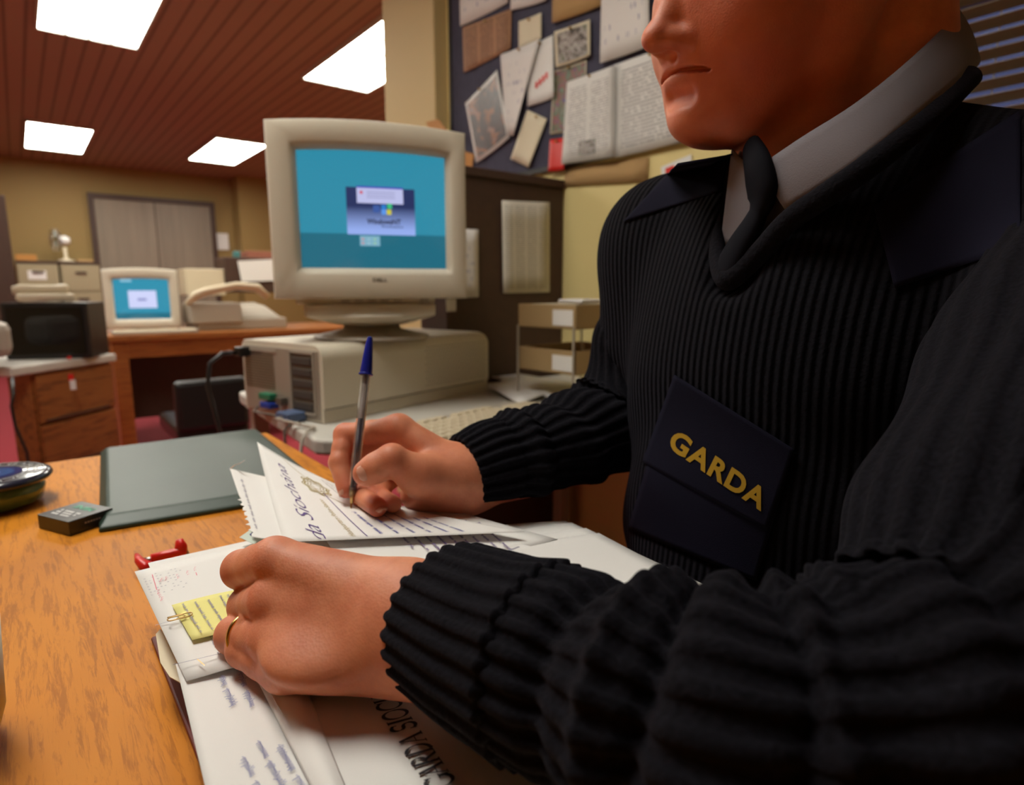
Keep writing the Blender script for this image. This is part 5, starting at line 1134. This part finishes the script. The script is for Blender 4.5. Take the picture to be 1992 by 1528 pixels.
# creases in the wool
JP, JQ = jv.mesh()
nrm_dir = JP-np.array((.575, .27, .85), np.float32)
fold = .0025*np.sin(JP[:, 2]*55+JP[:, 1]*30+3*np.sin(JP[:, 1]*14))*np.clip((.95-JP[:, 2])*8, 0, 1)
JP = JP+nrm_dir/np.linalg.norm(nrm_dir, axis=1)[:, None]*fold[:, None]
jumper = npmesh('jumper', JP, JQ, M['knitr'], man)
jb = BVHTree.FromPolygons([V(p) for p in JP.tolist()], [tuple(q) for q in JQ.tolist()])
# ---- sleeves: lofted ribbed tubes
def smooth_path(pts, n):
    out = []; P4 = [pts[0]*2-pts[1]]+pts+[pts[-1]*2-pts[-2]]
    k = len(pts)-1
    for i in range(n+1):
        x = i/n*k; j = min(int(x), k-1); t = x-j; a, b_, c, d = P4[j:j+4]; out.append(.5*((2*b_)+(c-a)*t+(2*a-5*b_+4*c-d)*t*t+(-a+3*b_-3*c+d)*t**3))
    return out
def ripple(x, lo, hi): return min(1, max(0, (x-lo)/(hi-lo)))
def sleeve(name, path, radii, ribs, amp, nu, nv, mat, fold=None, flat=1.0, up0=V((0, 0, 1)), floor_z=None, inner=True, rng_=(0, 1), extra=0.0, wave=.6):
    NP = 400; full = smooth_path(path, NP); k = len(radii)-1; m = MB(); vs_ = []
    i0, i1 = int(rng_[0]*NP), int(rng_[1]*NP)
    def ringat(x, dr=0, shift=0):
        i = x*NP; j = min(int(i), NP-1); p = full[j].lerp(full[j+1], i-j); t = (full[min(j+6, NP)]-full[max(j-6, 0)]).normalized(); up_ = (up0-t*up0.dot(t)).normalized(); sd = t.cross(up_)
        xx = x*k; jj = min(int(xx), k-1); w = xx-jj; w = w*w*(3-2*w); r = radii[jj]*(1-w)+radii[jj+1]*w+extra+dr; R_ = []
        for a in range(nv):
            th_ = 2*math.pi*a/nv; rb = math.cos(th_*ribs+wave*math.sin(x*9)); rb = math.copysign(abs(rb)**.6, rb); q = r+amp*rb+(fold(x, th_) if fold else 0)
            P = p+t*shift+up_*(math.cos(th_)*q*flat)+sd*(math.sin(th_)*q)
            if floor_z is not None and P.z < floor_z: P.z = floor_z+(P.z-floor_z)*.04
            R_.append(P)
        return R_
    if inner:
        for dr, sh_ in ((-.009, .030), (-.008, .004), (-.004, -.0012)): vs_ += ringat(rng_[0], dr, sh_)
    for i in range(nu+1):
        x = rng_[0]+(rng_[1]-rng_[0])*i/nu; dr = 0
        if inner and i < 3: dr = -.0012*(3-i)/3
        if name.endswith('cuff') and i > nu-5: dr = -.0016*(i-(nu-5))
        vs_ += ringat(x, dr)
    n = len(vs_)//nv-1
    m.add(vs_, [(i*nv+a, i*nv+(a+1) % nv, (i+1)*nv+(a+1) % nv, (i+1)*nv+a) for i in range(n) for a in range(nv)]); return m.build(name, mat, man, world=True, smooth=True)
zL = .812
pl_ = [onz(874, 1203, zL), onz(985, 1258, zL+.004), onz(1095, 1300, zL+.008), onz(1240, 1362, zL+.010), onz(1400, 1415, zL+.014), onz(1570, 1430, zL+.018), onz(1740, 1410, zL+.024), elLc+V((0, 0, 0)), elLc.lerp(shL, .33), elLc.lerp(shL, .75)]
rl_ = [.0375, .0395, .0425, .0455, .050, .052, .055, .060, .066, .068]
print('sleeveL', [tuple(round(c, 3) for c in p) for p in pl_])
cl_ = 1.85/9
def foldL(u, th_):
    g = lambda c, w: math.exp(-((u-c)/w)**2)
    top_ = .5+.5*math.cos(th_-.3); a = .0085*g(.352, .024)*top_; b_ = -.0070*g(.275-.010*math.sin(th_*2), .020)*(.35+.65*top_); c = -.0090*g(.405+.012*math.sin(th_*2+.5), .014)*(.4+.6*top_); d = .005*g(.455, .035)*top_
    e = (-.0045*g(.53+.02*math.sin(th_*3), .014)-.005*g(.61-.02*math.sin(th_*2), .018)+.003*math.sin(u*60+2*math.sin(th_*1.5+u*7)))*ripple(u, .44, .55)
    return a+b_+c+d+e
sleeve('left_cuff', pl_, rl_, 27, .0013, 70, 420, M['knit'], floor_z=ZT+.002, flat=.95, rng_=(0, cl_), extra=.0035, wave=.25)
sleeve('left_sleeve', pl_, rl_, 25, .0014, 330, 440, M['knit'], fold=foldL, floor_z=ZT+.002, flat=.97, inner=False, rng_=(cl_-.02, 1))
pr_ = [at(903, 925, .578), at(960, 908, .595), at(1030, 893, .62), at(1120, 865, .665), at(1205, 810, .71), at(1268, 660, .70), at(1290, 530, .68)]
rr_ = [.0365, .043, .049, .055, .060, .062, .064]; cr_ = 1.3/6
def foldR(u, th_): return .006*math.exp(-((u-.27)/.03)**2)-.005*math.exp(-((u-.33)/.018)**2)+.0045*math.sin(u*50+2*math.sin(th_+u*5))*ripple(u, .33, .4)*(1-ripple(u, .7, .95))
sleeve('right_cuff', pr_, rr_, 26, .0014, 50, 320, M['knit'], floor_z=.7905, rng_=(0, cr_), extra=.002, wave=.25)
sleeve('right_sleeve', pr_, rr_, 26, .0014, 200, 320, M['knit'], fold=foldR, inner=False, rng_=(cr_-.03, 1), floor_z=.789)
# ---- things laid on the jumper: project photo points onto its surface
def onj(x, y, off=.0012, tdef=.5):
    d = ray(x, y).normalized(); h_, n_, i_, dist = jb.ray_cast(CAM, d)
    if h_ is None: return CAM+ray(x, y)*tdef
    if n_.dot(d) > 0: n_ = -n_
    return h_-d*off
def lay(name, px, mat, off=.0014, nu=20, nv=20, solid=.0012, parent=None):
    q = [V((x, y, 0)) for x, y in px]; m = MB(); m.grid(lambda u, v: onj(*bil(q, u, v).xy, off), nu, nv); return m.build(name, mat, parent or man, world=True, smooth=True, solid=solid)
def report(x, y):
    p = onj(x, y, 0); return [round(c, 3) for c in p]+[round(_f.dot(p-CAM), 3)]
print('J', {k: report(*k) for k in ((1390, 910), (1250, 550), (1215, 480), (1700, 700), (1300, 1000), (1450, 480), (1900, 300))})
pk = lay('chest_pocket', [(1312, 730), (1545, 875), (1470, 1130), (1222, 1030)], M['twill'], .0022, 30, 30, .0016)
lay('pocket_flap', [(1312, 730), (1545, 875), (1492, 1030), (1250, 900)], M['twill'], .0040, 30, 24, .0014)
vs_, fs, bb = text_mb('GARDA', 1, 0, spacing=1.12, offset=.035, res=4); wt = bb[1]-bb[0]; ht = bb[3]-bb[2]
vs_, fs = subdiv(vs_, fs, 1); G = [V((1316, 834, 0)), V((1497, 958, 0)), V((1480, 996, 0)), V((1297, 870, 0))]; m = MB()
m.add([onj(*bil(G, (p[0]-bb[0])/wt, (p[1]-bb[2])/ht).xy, .0058) for p in vs_], fs); m.build('chest_lettering', M['letter'], pk, world=True, recalc=False)
lay('shoulder_patch', [(1318, 318), (1425, 300), (1400, 372), (1212, 432)], M['twill'], .002, 24, 16)
lay('shoulder_patch', [(1700, 400), (1985, 215), (1985, 480), (1740, 560)], M['twill'], .002, 24, 16)
# ---- shirt collar, tie, neckband
def strip(name, top, bot, mat, n=40, solid=.0016, off=V((0, 0, 0))):
    A_ = smooth_path([V(p) for p in top], n); B_ = smooth_path([V(p) for p in bot], n); m = MB()
    m.grid(lambda u, v: A_[int(round(u*n))]*v+B_[int(round(u*n))]*(1-v)+(A_[int(round(u*n))]-NK).normalized()*(.003*math.sin(math.pi*v)), n, 6); return m.build(name, mat, man, world=True, smooth=True, solid=solid)
sh = [at(1480, 322, .468), at(1560, 268, .445), at(1660, 205, .432), at(1760, 125, .438), at(1842, 45, .470), at(1858, 10, .52), at(1780, -10, .57), at(1650, 90, .585), at(1520, 200, .575), at(1452, 270, .53)]
sb = [at(1530, 412, .452), at(1610, 365, .430), at(1700, 300, .415), at(1795, 222, .422), at(1880, 150, .455), at(1900, 110, .52), at(1800, 90, .585), at(1650, 190, .60), at(1520, 280, .585), at(1410, 400, .54)]
strip('shirt_collar', sh, sb, M['shirt'])
m = MB(); fq = [at(1424, 290, .512), at(1535, 400, .47), at(1500, 470, .49), at(1402, 478, .515)]; m.grid(lambda u, v: bil(fq, u, v)+(CAM-NK).normalized()*(.010*math.sin(math.pi*u)), 12, 12); m.build('shirt_front', M['shirt'], man, world=True, smooth=True, solid=.001)
m = MB(); tk = smooth_path([at(1462, 290, .488), at(1476, 335, .472), at(1484, 385, .468), at(1468, 430, .474), at(1440, 480, .484), at(1418, 530, .495)], 30)
rt_ = [.012+.006*math.sin(min(1, i/9)*math.pi*.5) if i < 11 else (.018-.006*(i-11)/5 if i < 16 else .012+.010*(i-16)/14) for i in range(31)]
m.tube(tk, rt_, 20, sq=.55); m.build('tie', M['tie'], man, world=True, smooth=True)
nbp = [at(1888, 148, .462), at(1800, 235, .424), at(1700, 315, .414), at(1610, 378, .424), at(1535, 430, .445), at(1470, 500, .468), at(1412, 545, .485), at(1395, 480, .515), at(1415, 380, .545), at(1440, 300, .575)]
m = MB(); sp_ = smooth_path(nbp, 80); m.tube(sp_, [.0085]*81, 16, sq=.8); m.build('neckband', M['knit'], man, world=True, smooth=True)
# ---- trousers and shoes
tv = Vol((.0, -.10, .05), (.95, .66, .72), .008)
tp_ = [(ell((.635, .27, .56), (.165, .195, .13)), .03)]
for s in (-1, 1): tp_ += [(rcone((.62, .27+s*.09, .53), (.20, .27+s*.13, .52), .092, .070), .03), (rcone((.20, .27+s*.13, .52), (.25, .27+s*.13, .14), .068, .055), .02)]
put(tv, tp_); p, q = tv.mesh(); npmesh('trousers', p, q, M['trouser'], man)
for s in (-1, 1):
    sv = Vol((.0, .0, .0), (.34, .56, .16), .006); put(sv, [(rcone((.25, .27+s*.13, .07), (.06, .27+s*.14, .038), .045, .036), .01)]); p, q = sv.mesh(); p[:, 2] = np.maximum(p[:, 2], .002); npmesh('shoe', p, q, M['black'], man)
oc = thing('swivel_chair', 'dark swivel chair the writing man sits on, hidden behind the desk\'s edge', 'chair', (.66, .27, 0))
MB().bx((-.24, -.24, .36), (.24, .24, .425)).build('seat', M['black'], oc, bevel=.03)
MB().bx((.26, -.20, .50), (.31, .20, .90)).build('backrest', M['black'], oc, bevel=.02); MB().bx((.2, -.03, .36), (.29, .03, .6)).build('back_bar', M['black'], oc, bevel=.005)
MB().cyl((0, 0, .07), (0, 0, .37), .03).build('column', M['black'], oc)
for k in range(5): an = 2*math.pi*(k+.5)/5; MB().tube([(0, 0, .09), (.28*math.cos(an), .28*math.sin(an), .04)], [.028, .018], 8).build('leg', M['black'], oc)
